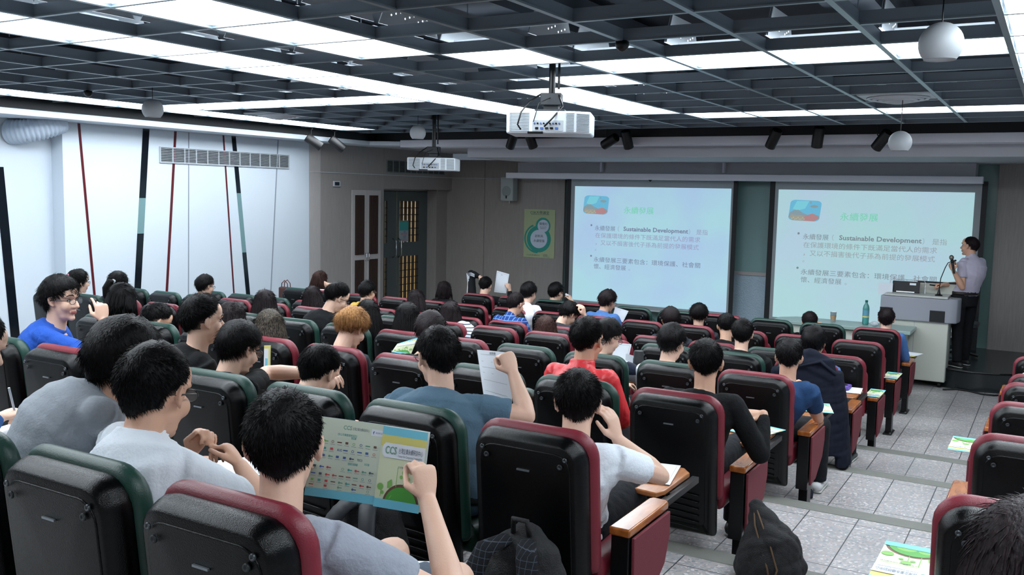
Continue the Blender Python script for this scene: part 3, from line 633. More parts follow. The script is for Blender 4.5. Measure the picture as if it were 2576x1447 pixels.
def make_chair(color, side, aisle, occupied):
    root = bpy.data.objects.new('auditorium_chair', None); C.objects.link(root)
    sh = obj('back_shell', slab(rrect(.217, .19, .848, .085, .02), -.025, .055, .03, 0, lean, [(0, 1.0), (.06, .72), (.45, .16), (.65, .0), (1, .2)]), M_shell, root, smooth=True, angle=60)
    b = slab(rrect(.176, .25, .800, .06, .02), -.029, -.022, .005, 0, lean); obj('shell_panel', b, M_shell, sh, smooth=True, angle=50)
    for x in (-.16, .16):
        s = 1 if x > 0 else -1
        for dx, dz, r in ((0, 0, .0085), (.018 * s * -1, -.026, .010)):
            q = MB(); q.lathe([(r, -.002), (r * .9, .003), (r * .5, .003), (r * .45, .001), (.0005, .001)], 12, None, (x + dx, -.033 + lean(.785), .785 + dz), Matrix.Rotation(PI / 2, 3, 'X')); obj('bolt', q, M_dgrey if dx else mat('bolt_metal', '#50565a', .3, metal=.6), sh, smooth=True)
    q = MB(); q.box(-.024, .024, -.034 + lean(.745), -.03 + lean(.725), .722, .7275); obj('number_plate', q, mat('plate_silver', '#8b9298', .3, metal=.7), sh)
    q = MB()
    for k in range(6):
        z = .24 + .033 * k; q.tube([(-.15 + .3 * j / 8, -.031 + lean(z) - .003, z + .012 * math.cos((j - 4) / 4 * 1.3) - .012) for j in range(9)], .0035, 5)
    obj('louvre', q, M_shell, sh, smooth=True)
    obj('back_cushion', slab(rrect(.234, .36, .866, .092, .03), .045, .105, .03, .008, lean), {'red': M_red, 'green': M_green}[color], root, smooth=True)
    if occupied: b = slab([(x, y) for x, y in rrect(.225, 0.0, .42, .06, .03)], 0, .11, .03, .01); b.v = [(x, z + .14, .40 - y) for x, y, z in b.v]
    else: b = slab(rrect(.225, .36, .74, .06, .03), .16, .26, .03, .01, lean)
    b.f = [f[::-1] for f in b.f] if occupied else b.f
    obj('seat', b, {'red': M_red, 'green': M_green}[color], root, smooth=True)
    def arm(s):
        x, wd = (.28 * s, .04) if aisle else (.265 * s, .021)
        q = MB(); q.prism([(x - wd, .14), (x + wd, .14), (x + wd, .50), (x + wd - .012, .52), (x - wd + .012, .52), (x - wd, .50)], 2, .492, .522); obj('armrest', q, M_wood, root, bevel=.007, seg=3)
        q = MB(); q.prism([(.155, .49), (.50, .49), (.49, .36), (.36, .20), (.27, .16), (.155, .16)], 0, x - wd + .004, x + wd - (.008 if s > 0 else -.0) - (0 if s > 0 else .004)); sup = obj('arm_support', q, M_blackm, root, bevel=.004)
        q = MB(); q.box(x - .026, x + .026, .20, .30, .0, .2); q.box(x - .038, x + .038, .15, .37, 0, .012); obj('leg', q, M_blackm, root, bevel=.004)
        q = MB()
        for yy in (.18, .34): q.lathe([(.009, 0), (.009, .008), (.001, .01)], 8, M_chrome, (x + .02, yy, .012))
        obj('floor_bolt', q, None, root)
        if aisle:
            e = x + (wd - .002) * s; q = MB(); q.prism([(.16, .488), (.50, .488), (.505, .40), (.46, .30), (.30, .20), (.17, .19)], 0, min(e, e + .012 * s), max(e, e + .012 * s)); obj('end_panel', q, M_redpanel, root, bevel=.003)
    if side in ('R', 'B'): arm(1)
    if side in ('L', 'B'): arm(-1)
    return root
_proto = {}
def chair(color, side, aisle, occ, loc, label, group):
    k = (color, side, aisle, occ)
    if k not in _proto: _proto[k] = make_chair(*k); o = _proto[k]; o.location = loc
    else: o = dup(_proto[k], loc)
    return tag(o, label, 'chair', group)
ROWY = dict(Z=1.35, A=2.70, B=4.07, C=5.42, D=6.75, E=7.86, F=8.80, G=9.80)
ROWF = dict(Z=.61, A=.485, B=.36, C=.24, D=.12, E=0, F=0, G=0)
RN = dict(Z='hindmost', A='seventh', B='sixth', C='fifth', D='fourth', E='third', F='second', G='front')
SEATS = dict(Z='rgg', A='rggggrg', B='rggrrrggg', C='rggg rrgggrrrgg'.replace(' ', ''), D='rggrrrrgrrrrggg', E='rgrrrrrrrrrrggg', F='rrrrrrrrrrrrrg', G='rggrggrgrr')
OCC = dict(Z=[0, 1, 2], A=[0, 1, 2, 3, 4, 6], B=[0, 1, 3, 4, 5, 6, 7, 8], C=[0, 1, 2, 5, 6, 7, 8, 13, 14], D=[0, 1, 4, 5, 9, 12], E=[2, 3, 5, 6, 8, 10], F=[3, 5, 7, 12], G=[0, 1, 7, 9, 10])
ORD = ['aisle', 'second', 'third', 'fourth', 'fifth', 'sixth', 'seventh', 'eighth', 'ninth', 'tenth', 'eleventh', 'twelfth', 'thirteenth', 'fourteenth', 'fifteenth']
CH = {}
def seatx(n): return -1.50 - .53 * n
for row, cols in SEATS.items():
    for n, c in enumerate(cols):
        col = {'r': 'red', 'g': 'green'}[c]; pos = 'at the aisle' if n == 0 else f'{ORD[n]} seat from the aisle'
        rw = f'{RN[row]} row' if row in 'ZG' else f'{RN[row]} row from the front'
        last = n == len(cols) - 1
        CH[row, n] = chair(col, 'B' if last else 'R', n == 0, n in OCC[row], (seatx(n) - (.018 if row == 'Z' else 0), ROWY[row], ROWF[row]), f'black backed {col} chair, {pos}, {rw}', f'left block chairs in the {RN[row]} row')
for row in 'ABCDEF':
    rw = f'{RN[row]} row from the front'
    chair('red', 'L', True, row == 'E', (-.01, ROWY[row], ROWF[row]), f'black backed red chair right of the aisle, {rw}', 'chairs right of the aisle')
# ------------------------------------------------------------------ people
S = 0.92
def skin_mat(name, c, lip):
    m = mat(name, c, .5, bump=.06, bscale=180, var=.06, vscale=14); b = m.node_tree.nodes['Principled BSDF']
    b.inputs['Subsurface Weight'].default_value = .08; b.inputs['Subsurface Radius'].default_value = (.02, .008, .005); return m
M_sk = [skin_mat('skin_a', '#d8b19b', 0), skin_mat('skin_b', '#c99d84', 0), skin_mat('skin_c', '#dcb8a5', 0)]
M_lip = mat('lip', '#a9655c', .4); M_brow = mat('brow_hair', '#1a1513', .7); M_stub = mat('shaved_hair', '#5a4940', .8, var=.3, vscale=200, bump=.2, bscale=500)
M_eyew = mat('eye_white', '#cfcfcf', .2); M_iris = mat('iris', '#120d0a', .15)
def hairmat(name, c, c2, rough=.5):
    m = mat(name, c, rough, spec=.14); nt, N, L, b = nodes(m)
    tc = N.new('ShaderNodeTexCoord'); mp = N.new('ShaderNodeMapping'); mp.inputs['Scale'].default_value = (150, 150, 14); L.new(tc.outputs['Object'], mp.inputs[0])
    n = N.new('ShaderNodeTexNoise'); n.inputs['Scale'].default_value = 1.0; n.inputs['Detail'].default_value = 3; L.new(mp.outputs[0], n.inputs['Vector'])
    r = N.new('ShaderNodeValToRGB'); e = r.color_ramp.elements; e[0].position = .38; e[0].color = lin(c); e[1].position = .66; e[1].color = lin(c2); L.new(n.outputs['Fac'], r.inputs[0]); L.new(r.outputs[0], b.inputs['Base Color'])
    bp = N.new('ShaderNodeBump'); bp.inputs['Strength'].default_value = .6; bp.inputs['Distance'].default_value = .006; L.new(n.outputs['Fac'], bp.inputs['Height']); L.new(bp.outputs[0], b.inputs['Normal']); return m
H_blk = hairmat('hair_black', '#070708', '#121012'); H_brn = hairmat('hair_brown', '#2c1c19', '#4a322c'); H_dk = hairmat('hair_dark_brown', '#151013', '#241b1d')
H_dye = hairmat('hair_dyed', '#7b5433', '#b98a58'); H_ash = hairmat('hair_ash', '#1c1817', '#5b5348')
def cloth(name, c, rough=.85, bump=.25, bscale=120, **k): return mat('cloth_' + name, c, rough, bump=bump, bscale=bscale, sheen=(.12 if sum(lin(c)[:3]) > .6 else 0), spec=.25, **k)
M_trou = cloth('trousers', '#15181d'); M_jean = cloth('jeans', '#27303f'); M_short = cloth('shorts_grey', '#5a6573')
M_shoe = mat('shoe_dark', '#17181b', .6); M_sole = mat('shoe_sole', '#a9aca8', .6)

def remesh(b, voxel, smooth=4, wrinkle=0, seed=0):
    me = b.mesh('r'); me.materials.clear()
    o = bpy.data.objects.new('r', me); C.objects.link(o)
    m = o.modifiers.new('r', 'REMESH'); m.mode = 'VOXEL'; m.voxel_size = voxel; m.adaptivity = 0
    s = o.modifiers.new('s', 'SMOOTH'); s.iterations = smooth; s.factor = .5
    dg = bpy.context.evaluated_depsgraph_get(); dg.update()
    r = bpy.data.meshes.new_from_object(o.evaluated_get(dg), depsgraph=dg)
    bpy.data.objects.remove(o); bpy.data.meshes.remove(me)
    if wrinkle:
        n = len(r.vertices); co = np.empty(n * 3); r.vertices.foreach_get('co', co); co = co.reshape(-1, 3)
        no = np.empty(n * 3); r.vertex_normals.foreach_get('vector', no); no = no.reshape(-1, 3)
        rs = np.random.RandomState(seed); d = np.zeros(n)
        for k in range(7):
            v = rs.randn(3); v /= np.linalg.norm(v); f = rs.uniform(22, 60); ph = rs.uniform(0, 6); v2 = rs.randn(3) * 9
            d += np.abs(np.sin(co @ v * f + ph + 2.2 * np.sin(co @ v2 + k))) ** .6 - .6
        co += no * (d[:, None] * wrinkle / 2.2); r.vertices.foreach_set('co', co.ravel()); r.update()
    r.polygons.foreach_set('use_smooth', [True] * len(r.polygons))
    return r
def V(*a): return Vector(a[0] if len(a) == 1 else a)
def strands(roots, dirs, lens, drop, w0, seg=3, out=None, jitter=0, rs=None):
    # tapered three-sided hair strands; dirs unit, drop = downward bend
    n = len(roots); b = [roots]
    p = roots.copy(); d = dirs.copy()
    for k in range(seg):
        d = d + np.array([0, 0, -1.0]) * drop * (k + 1) / seg
        if jitter: d = d + rs.randn(n, 3) * jitter
        d /= np.linalg.norm(d, axis=1)[:, None]; p = p + d * (lens[:, None] / seg); b.append(p)
    up_ = np.tile(np.array([[.3, .5, .81]]), (n, 1)); a = np.cross(dirs, up_); a /= (np.linalg.norm(a, axis=1)[:, None] + 1e-6); c = np.cross(dirs, a)
    vs = []
    for k in range(seg):
        w = w0 * (1 - .45 * k / seg)
        for j in range(3):
            an = 2 * PI * j / 3; vs.append(b[k] + a * (w * math.cos(an)) + c * (w * math.sin(an)))
    vs.append(b[seg]); K = 3 * seg + 1
    arr = np.stack(vs, 1).reshape(-1, 3); fs = []
    pat = []
    for k in range(seg - 1):
        for j in range(3): pat.append((k * 3 + j, k * 3 + (j + 1) % 3, k * 3 + 3 + (j + 1) % 3, k * 3 + 3 + j))
    for j in range(3): pat.append(((seg - 1) * 3 + j, (seg - 1) * 3 + (j + 1) % 3, 3 * seg))
    for i in range(n):
        o = i * K
        for q in pat: fs.append(tuple(o + x for x in q))
    return arr, fs

def head_parts(b, T, fat=1.0):
    # T: function head-local full-size metres -> world
    def E(c, r): 
        M = T.to_3x3() ; b.ell(T @ V(c), r, 18, 12, None, M)
    E((0, -.012, .028), (.077, .096, .09)); E((0, .022, -.03), (.062 * fat, .066, .082)); E((0, .03, -.082), (.048 * fat, .048, .036)); E((0, .068, -.1), (.021, .02, .018))
    E((0, .06, .05), (.055, .034, .05)); E((.036 * fat, .056, -.03), (.028, .03, .032)); E((-.036 * fat, .056, -.03), (.028, .03, .032))
    tb = lambda pts, r, n=10: b.tube([T @ V(p) for p in pts], [tuple(y * S for y in x) if isinstance(x, tuple) else x * S for x in r], n, None, 'round')
    tb([(0, .082, .012), (0, .096, -.008), (0, .108, -.03)], [.007, .009, .0125]); E((.012, .094, -.034), (.009, .011, .008)); E((-.012, .094, -.034), (.009, .011, .008))
    tb([(-.05, .066, .028), (-.03, .083, .031), (0, .088, .026), (.03, .083, .031), (.05, .066, .028)], [.009, .011, .010, .011, .009])
    tb([(-.022, .084, -.063), (0, .095, -.060), (.022, .084, -.063)], [.004, .0065, .004]); tb([(-.019, .084, -.07), (0, .093, -.072), (.019, .084, -.07)], [.004, .007, .004])
    for s in (-1, 1):
        x = .077 * s
        tb([(x - .004 * s, .010, -.024), (x + .007 * s, -.004, -.022), (x + .013 * s, -.014, .0), (x + .015 * s, -.013, .019), (x + .009 * s, -.002, .030), (x + .001 * s, .008, .020)], [.0055, .005, .0045, .0045, .0045, .004], 7)
        b.ell(T @ V(x + .003 * s, -.002, .002), (.0065, .017, .025), 10, 8, None, T.to_3x3())
        E((x + .001 * s, .007, -.025), (.0055, .007, .008))
    tb([(0, -.018, -.03), (0, -.028, -.12)], [(.056, .058), (.055, .056)], 14)
def hand(b, W, d, n, curl=.4, s=1, spread=.0, thumb=.5, idx=None):
    # W wrist, d finger direction, n palm normal (towards palm side), s +1 right hand
    d = V(d).normalized(); n = V(n); n = (n - d * n.dot(d)).normalized(); a = d.cross(n) * s  # a points to thumb side
    k = S
    b.tube([W, W + d * .03 * k, W + d * .06 * k, W + d * .088 * k], [(.024 * k, .017 * k), (.034 * k, .0165 * k), (.040 * k, .0145 * k), (.038 * k, .012 * k)], 12, None, 'round', side=a)
    L_ = [.088, .098, .092, .074]
    for f in range(4):
        off = (.029 - .0195 * f) * k; base = W + d * (.083 - .004 * abs(f - 1.2)) * k + a * off
        cu = curl if idx is None else idx[f]; dd = (d + a * spread * (1.5 - f) * .5).normalized(); pts = [base - dd * .012 * k, base]; l = L_[f] * k
        ang = 0; p = base
        for j, q in enumerate((.46, .30, .24)):
            ang += cu * (1.15, 1.45, .95)[j]; v = dd * math.cos(ang) + n * math.sin(ang); p = p + v * l * q; pts.append(p)
        b.tube(pts, [.0098 * k, .0095 * k, .0085 * k, .0078 * k, .0066 * k], 8, None, 'round')
    t0 = W + d * .022 * k + a * .022 * k + n * .004 * k; v1 = (d * .62 + a * .72 + n * .25 * (0.5 + thumb)).normalized(); v2 = (d * .9 + a * (.35 - thumb * .7) + n * (.2 + thumb * .5)).normalized()
    p1 = t0 + v1 * .042 * k; p2 = p1 + v2 * .032 * k; b.tube([t0 - v1 * .01, t0, p1, p2, p2 + v2 * .022 * k], [.014 * k, .0145 * k, .011 * k, .0098 * k, .008 * k], 8, None, 'round')

def hair_cap(style, T, seed, lod, vol=1.0):
    rs = np.random.RandomState(seed); b = MB(); R3 = np.array(T.to_3x3()); T0 = np.array(T.translation)
    long_ = style in ('long', 'bob', 'pony', 'longside')
    NA = 36; NE = 12
    def hl(az):
        # az from +y (front) ; returns lower elevation angle (rad) of the hairline
        a = abs(((az + PI) % (2 * PI)) - PI)
        pts = {'short': [(0, .62), (.75, .60), (1.1, .28), (1.45, .02), (1.75, -.12), (2.1, -.72), (PI, -1.0)], 'fade': [(0, .62), (.75, .62), (1.1, .32), (1.5, .08), (1.9, -.15), (2.3, -.6), (PI, -.85)],
               'fringe': [(0, .38), (.75, .35), (1.1, .18), (1.45, .0), (1.75, -.15), (2.1, -.75), (PI, -1.02)], 'bald': [(0, .95), (.6, .85), (1.0, .45), (1.45, .1), (1.8, -.1), (2.2, -.6), (PI, -.85)],
               'mush': [(0, .35), (.75, .30), (1.1, .02), (1.5, -.08), (1.9, -.2), (2.3, -.4), (PI, -.5)]}.get(style, [(0, .55), (.7, .5), (1.0, .1), (1.3, -.6), (1.6, -.8), (2.2, -.85), (PI, -.9)])
        for k in range(len(pts) - 1):
            if a <= pts[k + 1][0]: t = (a - pts[k][0]) / (pts[k + 1][0] - pts[k][0]); t = t * t * (3 - 2 * t); return pts[k][1] * (1 - t) + pts[k + 1][1] * t
        return pts[-1][1]
    th0 = {'short': .017, 'fade': .021, 'fringe': .022, 'bald': .008, 'mush': .030}.get(style, .017) * vol
    cx = np.array([0, -.012, .028]); rad = np.array([.077, .096, .09])
    def surf(az, el, lift):
        d = np.array([math.sin(az) * math.cos(el), math.cos(az) * math.cos(el), math.sin(el)])
        if el < -.22:
            q = min(1, (-.22 - el) / .8); h = math.cos(-.22) * (1 - .24 * q); d = np.array([math.sin(az) * h, math.cos(az) * h, 0]); return cx + d * rad + np.array([0, 0, -.0197 - .068 * q]) + d * lift
        return cx + d * rad + d * lift
    P = []; 
    for j in range(NA):
        az = 2 * PI * j / NA; e0 = hl(az)
        for i in range(1, NE + 1):
            t = i / NE; el = PI / 2 + (e0 - PI / 2) * t; edge = (1 - t ** 2.2) * (.72 if not long_ else 1) if (style not in ('mush', 'fringe') and not long_) else (1 - .55 * t ** 3)
            lift = th0 * (edge ** .8) * (1 + .22 * math.sin(az * 3 + seed) * math.cos(el * 4) + .12 * rs.rand()) + .0025
            if style in ('short', 'fade', 'fringe') and el > .55: lift += .008 * (el - .55)
            P.append(surf(az, el, lift))
        P.append(surf(az, e0 - .02, -.006))
    P = np.array(P); top = surf(0, PI / 2, th0 * 1.1); V_ = np.vstack([P, top[None]]); n1 = NE + 1; fs = []
    for j in range(NA):
        j2 = (j + 1) % NA; fs.append((len(P), j * n1, j2 * n1))
        for i in range(NE): fs.append((j * n1 + i, j * n1 + i + 1, j2 * n1 + i + 1, j2 * n1 + i))
    b.add(T0 + V_ @ R3.T, fs)
    # strands
    n = {0: 6000, 1: 1700, 2: 500}[lod]; n = int(n * (1.25 if long_ else 1)); az = rs.uniform(0, 2 * PI, n); t = rs.uniform(0, 1, n) ** .75; roots = []; dirs = []; lens = []
    for k in range(n):
        e0 = hl(az[k]); el = PI / 2 + (e0 - PI / 2) * t[k]; p = surf(az[k], el, th0 * .6 * min(1, (1 - t[k]) * 3 + .1)); nn = p - cx; nn /= np.linalg.norm(nn)
        whorl = np.array([.012 * math.sin(seed), -.075, .09]); fl = p - (cx + whorl * .9); fl -= nn * (fl @ nn); fl /= (np.linalg.norm(fl) + 1e-6)
        if style == 'fringe' or style == 'mush': fl = fl * .9
        swirl = np.cross(nn, fl) * .35
        lift = .40 if style in ('short', 'fade') else .24
        if t[k] > .7: lift *= .45
        d = fl + swirl + nn * lift + rs.randn(3) * .18; d /= np.linalg.norm(d); roots.append(p); dirs.append(d)
        lens.append((.034 if style in ('short',) else .042 if style == 'fade' else .05 if style == 'mush' else .045 if style == 'fringe' else .02 if style == 'bald' else .05) * rs.uniform(.6, 1.25) * (1 - .55 * t[k] * (style in ('short', 'fade'))) * vol)
    a, f = strands(np.array(roots), np.array(dirs), np.array(lens), .28, {0: .00095, 1: .0017, 2: .003}[lod] , 3, None, .06, rs); b.add(T0 + a @ R3.T, f)
    if long_ and style != 'pony':
        Ld = {'long': .36, 'longside': .36, 'bob': .15}[style]; m = 22; rows = 9; q = []
        for j in range(m):
            az_ = 1.15 + (2 * PI - 2.3) * j / (m - 1); s0 = surf(az_, -.1, .014)
            for i in range(rows):
                tt = i / (rows - 1); w = 1 + .10 * math.sin(PI * min(1, tt * 1.6)) - .12 * tt; e = .008 * math.sin(j * 2.1 + seed) * tt
                q.append((s0[0] * (w + e * 3), cx[1] + (s0[1] - cx[1]) * (w + .06 * tt + e * 3), s0[2] - Ld * tt * (1 - .12 * abs(math.sin(j * 1.7 + seed)) * (tt > .9))))
        nq = len(q); q = np.array(q); inn = q.copy(); inn[:, 0] *= .80; inn[:, 1] = cx[1] + (inn[:, 1] - cx[1]) * .78; A = np.vstack([q, inn]); fs = []
        for j in range(m - 1):
            for i in range(rows - 1): x = j * rows + i; fs.append((x, x + 1, x + rows + 1, x + rows)); fs.append((nq + x, nq + x + rows, nq + x + rows + 1, nq + x + 1))
            x = j * rows + rows - 1; fs.append((x, nq + x, nq + x + rows, x + rows))
        for e_ in (0, m - 1):
            for i in range(rows - 1): x = e_ * rows + i; fs.append((x, nq + x, nq + x + 1, x + 1) if e_ else (x, x + 1, nq + x + 1, nq + x))
        b.add(T0 + A @ R3.T, fs)
        N2 = {0: 700, 1: 420, 2: 200}[lod]; az_ = rs.uniform(1.1, 2 * PI - 1.1, N2); ro = np.array([surf(x, rs.uniform(-.3, .5), .018) for x in az_]); dr = ro - cx; dr /= np.linalg.norm(dr, axis=1)[:, None]; dr = dr * .25 + np.array([0, 0, -1]); dr /= np.linalg.norm(dr, axis=1)[:, None]
        a, f = strands(ro, dr, rs.uniform(.75, 1.02, N2) * (Ld + .02), .12, .0035, 4, None, .012, rs); b.add(T0 + a @ R3.T, f)
    if style == 'pony':
        c = T @ V(0, -.105, .03); dn = V(0, -.02, -1); pts = [c, c + V(-.01, -.05, -.0) * S, c + V(-.03, -.08, -.07) * S, c + V(-.035, -.08, -.15) * S, c + V(-.03, -.07, -.20) * S]
        b.tube(pts, [.014, .03, .033, .026, .006], 12)
        bun = MB()
    return b

LODV = {0: .0052, 1: .0085, 2: .012}
def person(name, seat, head, label, yaw=0, pitch=.15, roll=0, byaw=None, shirt=('tee', None), hair=('short', H_blk), skin=0, lod=1, arms=None, legs='trousers', glasses=False, fat=1.0, vol=1.0, group='seated students', seed=None, face=False, stand=False, collar=None, shmat=None, width=1.0, extras=None, hs=1.0, nbo=None):
    sx, sy, fl = seat; H = V(head); seed = seed if seed is not None else int(abs(head[0] * 131 + head[1] * 17)) + 3
    base = V(sx, sy + .26, fl) if not stand else V(seat)
    t = thing('person', label, 'person', base, group=group)
    byaw = yaw * .35 if byaw is None else byaw
    Rh = Matrix.Rotation(yaw, 4, 'Z') @ Matrix.Rotation(-pitch, 4, 'X') @ Matrix.Rotation(roll, 4, 'Y')
    H = H - Rh.to_3x3() @ V(0, -.012, .028) * S * hs
    T = Matrix.Translation(H) @ Rh @ Matrix.Diagonal((S * hs, S * hs, S * hs, 1))
    Rb = Matrix.Rotation(byaw, 3, 'Z'); side = Rb @ V(1, 0, 0); fwd = Rb @ V(0, 1, 0)
    nb = T @ V(0, -.03, -.122); NB = nb + V(0, 0, -.034 * S) - fwd * .012
    NB = NB if nbo is None else V(nbo)
    hip = V(sx, sy + .27, fl + .46) if not stand else V(seat[0], seat[1], seat[2] + .90 * S)
    up_ = (NB - hip); Lr = up_.length
    bk = -fwd
    Tp = lambda q, o=0: hip + up_ * q + bk * o
    W_ = width * S
    tor = [(hip - V(0, 0, .05), (.16, .115)), (hip + V(0, 0, .04), (.17, .12)), (Tp(.36, .03), (.152, .11)), (Tp(.62, .055), (.165, .118)), (Tp(.80, .05), (.176, .112)), (Tp(.91, .03), (.155, .088)), (Tp(.975, .012), (.10, .07)), (Tp(1.0, .0) + V(0, 0, .012), (.066, .062))]
    def torso(b, g, k0=0): b.tube([p for p, r in tor[k0:]], [((r[0] * W_ + g), (r[1] * W_ + g)) for p, r in tor[k0:]], 20, None, True, side=side)
    shL = Tp(.915, .02) - side * .165 * W_; shR = Tp(.915, .02) + side * .165 * W_
    arms = dict(arms or {}); A = {}
    for k, sh, s in (('L', shL, -1), ('R', shR, 1)):
        if k in arms: d = arms[k]; el = V(d['e']); wr = V(d['w'])
        else:
            d = {}; el = sh + side * s * .05 + fwd * .09 - V(0, 0, .235 * S); wr = hip + fwd * .27 + side * s * .07 + V(0, 0, .12)
            if stand: el = sh + side * s * .05 - V(0, 0, .27); wr = el - V(0, 0, .22) + fwd * .05
        A[k] = (sh, el, wr, d, s)
    body = MB(); torso(body, -.006)
    head_parts(body, T, fat)
    body.tube([T @ V(0, -.028, -.10), nb, NB + V(0, 0, -.03), NB - V(0, 0, .05)], [(.053 * S, .054 * S), (.056 * S, .056 * S), (.064 * S, .06 * S), (.09 * S, .07 * S)], 14, None, True, side=side)
    kind = shirt[0]
    for k, (sh, el, wr, d, s) in A.items():
        body.tube([sh - side * s * .05, sh, sh.lerp(el, .4), sh.lerp(el, .6), el], [.026 * S, .030 * S, .036 * S, .042 * S, .037 * S], 10, None, 'round'); body.tube([el, el.lerp(wr, .28), el.lerp(wr, .7), wr], [.037 * S, (.042 * S), .032 * S, (.026 * S)], 12, None, 'round')
        hd = d.get('d', (wr - el) + V(0, 0, -.05)); hn = d.get('n', V(0, 0, -1)); hand(body, wr, hd, hn, d.get('c', .45), d.get('s', s), d.get('sp', .15), d.get('t', .5), d.get('idx'))
    knees = []
    for s in (-1, 1):
        if stand: hp = hip + side * s * .085; kn = V(seat[0], seat[1], seat[2] + .47) + side * s * .10 + fwd * (.03 if s > 0 else -.02); an = V(seat[0], seat[1], seat[2] + .07) + side * s * .11 + fwd * (.05 if s > 0 else -.06)
        else: hp = hip + side * s * .08 - V(0, 0, .01); kn = hp + fwd * .37 + side * s * (.07) + V(0, 0, .035); an = V(kn.x, kn.y, fl + .07) + fwd * .02
        if extras and 'knees' in extras: kn = V(extras['knees'][0 if s < 0 else 1]); an = V(kn.x, kn.y + .03, fl + .07)
        knees.append((hp, kn, an, s))
        if legs == 'shorts': body.tube([hp, hp.lerp(kn, .5), kn], [.075, .068, .052], 12, None, 'round'); body.tube([kn, kn.lerp(an, .35), an], [.05, .047, .032], 12, None, 'round')
    vx = LODV[lod]
    me = remesh(body, vx, 3 if lod == 0 else 2)
    me.materials.append(M_sk[skin]); me.materials.append(M_lip); me.materials.append(M_stub)
    n = len(me.polygons); ce = np.empty(n * 3); me.polygons.foreach_get('center', ce); Ti = np.array(T.inverted()); loc = ce.reshape(-1, 3) @ Ti[:3, :3].T + Ti[:3, 3]
    mi = np.zeros(n, int); lp = (np.abs(loc[:, 0]) < .023) & (loc[:, 2] < -.0575) & (loc[:, 2] > -.078) & (loc[:, 1] > .082) & (loc[:, 1] < .115); mi[lp] = 1
    if hair[0] in ('short', 'fade', 'fringe', 'mush', 'bald'):
        az = np.abs(np.arctan2(loc[:, 0], loc[:, 1] + .012)); st = (az > 1.35) & (loc[:, 2] > -.035) & (loc[:, 2] < .07) & (np.abs(loc[:, 0]) < .081) & (loc[:, 1] < .022) & ((az > 1.9) | (loc[:, 2] > .0))
        mi[st] = 2
    me.polygons.foreach_set('material_index', mi)
    M_in = Matrix.Translation(-base)
    me.transform(M_in); obj('body', me, None, t)
    def child(nm, b, m, smooth=True, par=None, rm=None, **k):
        q = b.mesh(nm) if isinstance(b, MB) else b; q.transform(M_in)
        if m is not None and not len(q.materials): q.materials.append(m)
        return obj(nm, q, None, par or t, smooth=smooth, **k)
    # clothes
    if kind != 'none':
        c = MB(); torso(c, .008 if stand else .013, 1 if stand else 0)
        c.tube([Tp(.93, .015), Tp(.985, .005), NB + V(0, 0, .006 if collar else -.012)], [(.12 * W_, .08 * W_), (.082 * S, .074 * S), (.068 * S, .067 * S)], 16, None, True, side=side)
        if collar: c.tube([NB + V(0, 0, -.01), NB + V(0, 0, .018) + fwd * .004, NB + V(0, 0, collar) + fwd * .008], [(.075 * S, .075 * S), (.073 * S, .074 * S), (.070 * S, .070 * S)], 16, None, True, side=side)
        for k, (sh, el, wr, d, s) in A.items():
            c.ell(sh - side * s * .055 * S - V(0, 0, .035), (.085 * S, .078 * S, .095 * S), 14, 10)
            if kind in ('tee', 'polo', 'shirt'):
                e2 = sh.lerp(el, .62); c.ell(sh - side * s * .028, (.060 * S,) * 3, 14, 10); c.tube([sh, sh.lerp(el, .3), e2], [.062 * S, .061 * S, .058 * S], 14, None, True)
            else:
                c.ell(sh - side * s * .028, (.060 * S,) * 3, 14, 10); c.tube([sh, sh.lerp(el, .5), el], [.062 * S, .056 * S, .050 * S], 14, None, 'round'); c.tube([el, el.lerp(wr, .5), el.lerp(wr, .86)], [.050 * S, .045 * S, .034 * S], 14, None, 'round')
        sm = remesh(c, max(vx, .007) if lod else .0068, 4, .0035 if lod < 2 else .002, seed); child('shirt' if kind in ('tee', 'polo', 'shirt') else 'jacket', sm, shirt[1])
    if legs:
        c = MB(); c.tube([hip - V(0, 0, .11 if stand else .02) - (V(0, 0, 0) if stand else fwd * .02), hip + V(0, 0, .055)], [(.175 * W_, .13 * W_), (.168 * W_, .125 * W_)], 16, None, True, side=side)
        for hp, kn, an, s in knees:
            if legs == 'shorts': e2 = hp.lerp(kn, .80); c.tube([hp, hp.lerp(kn, .4), e2], [.09, .088, .084], 14, None, 'round' if 0 else True)
            else: c.tube([hp, hp.lerp(kn, .5), kn], [.088, .075, .062], 14, None, 'round'); c.tube([kn, kn.lerp(an, .5), an + V(0, 0, .0)], [.062, .056, .05], 14, None, True)
        lm = remesh(c, max(vx, .0085), 4, .003, seed + 1); child('trousers' if legs != 'shorts' else 'shorts', lm, legs if not isinstance(legs, str) else (M_short if legs == 'shorts' else M_trou))
        for hp, kn, an, s in knees:
            c = MB(); fz = seat[2] if stand else fl; x0 = V(an.x, an.y, fz); c.tube([x0 + fwd * -.05 + V(0, 0, .038), x0 + fwd * .03 + V(0, 0, .045), x0 + fwd * .13 + V(0, 0, .03), x0 + fwd * .17 + V(0, 0, .024)], [(.033, .034), (.036, .042), (.042, .028), (.034, .02)], 12, (shmat or M_shoe), 'round', side=side)
            c.tube([x0 + fwd * -.065 + V(0, 0, .01), x0 + fwd * .04 + V(0, 0, .01), x0 + fwd * .14 + V(0, 0, .01), x0 + fwd * .19 + V(0, 0, .01)], [(.032, .009), (.037, .009), (.044, .009), (.026, .009)], 12, M_sole, 'round', side=side); child('shoe', c, None)
    # hair, brows, eyes, glasses
    hb = hair_cap(hair[0], T, seed, lod, vol); ho = child('hair', hb, hair[1])
    if hair[0] == 'pony':
        c = MB(); c.tube([T @ V(0, -.108, .03), T @ V(-.006, -.125, .028)], [.02, .02], 12); child('hair_tie', c, M_paper, par=ho)
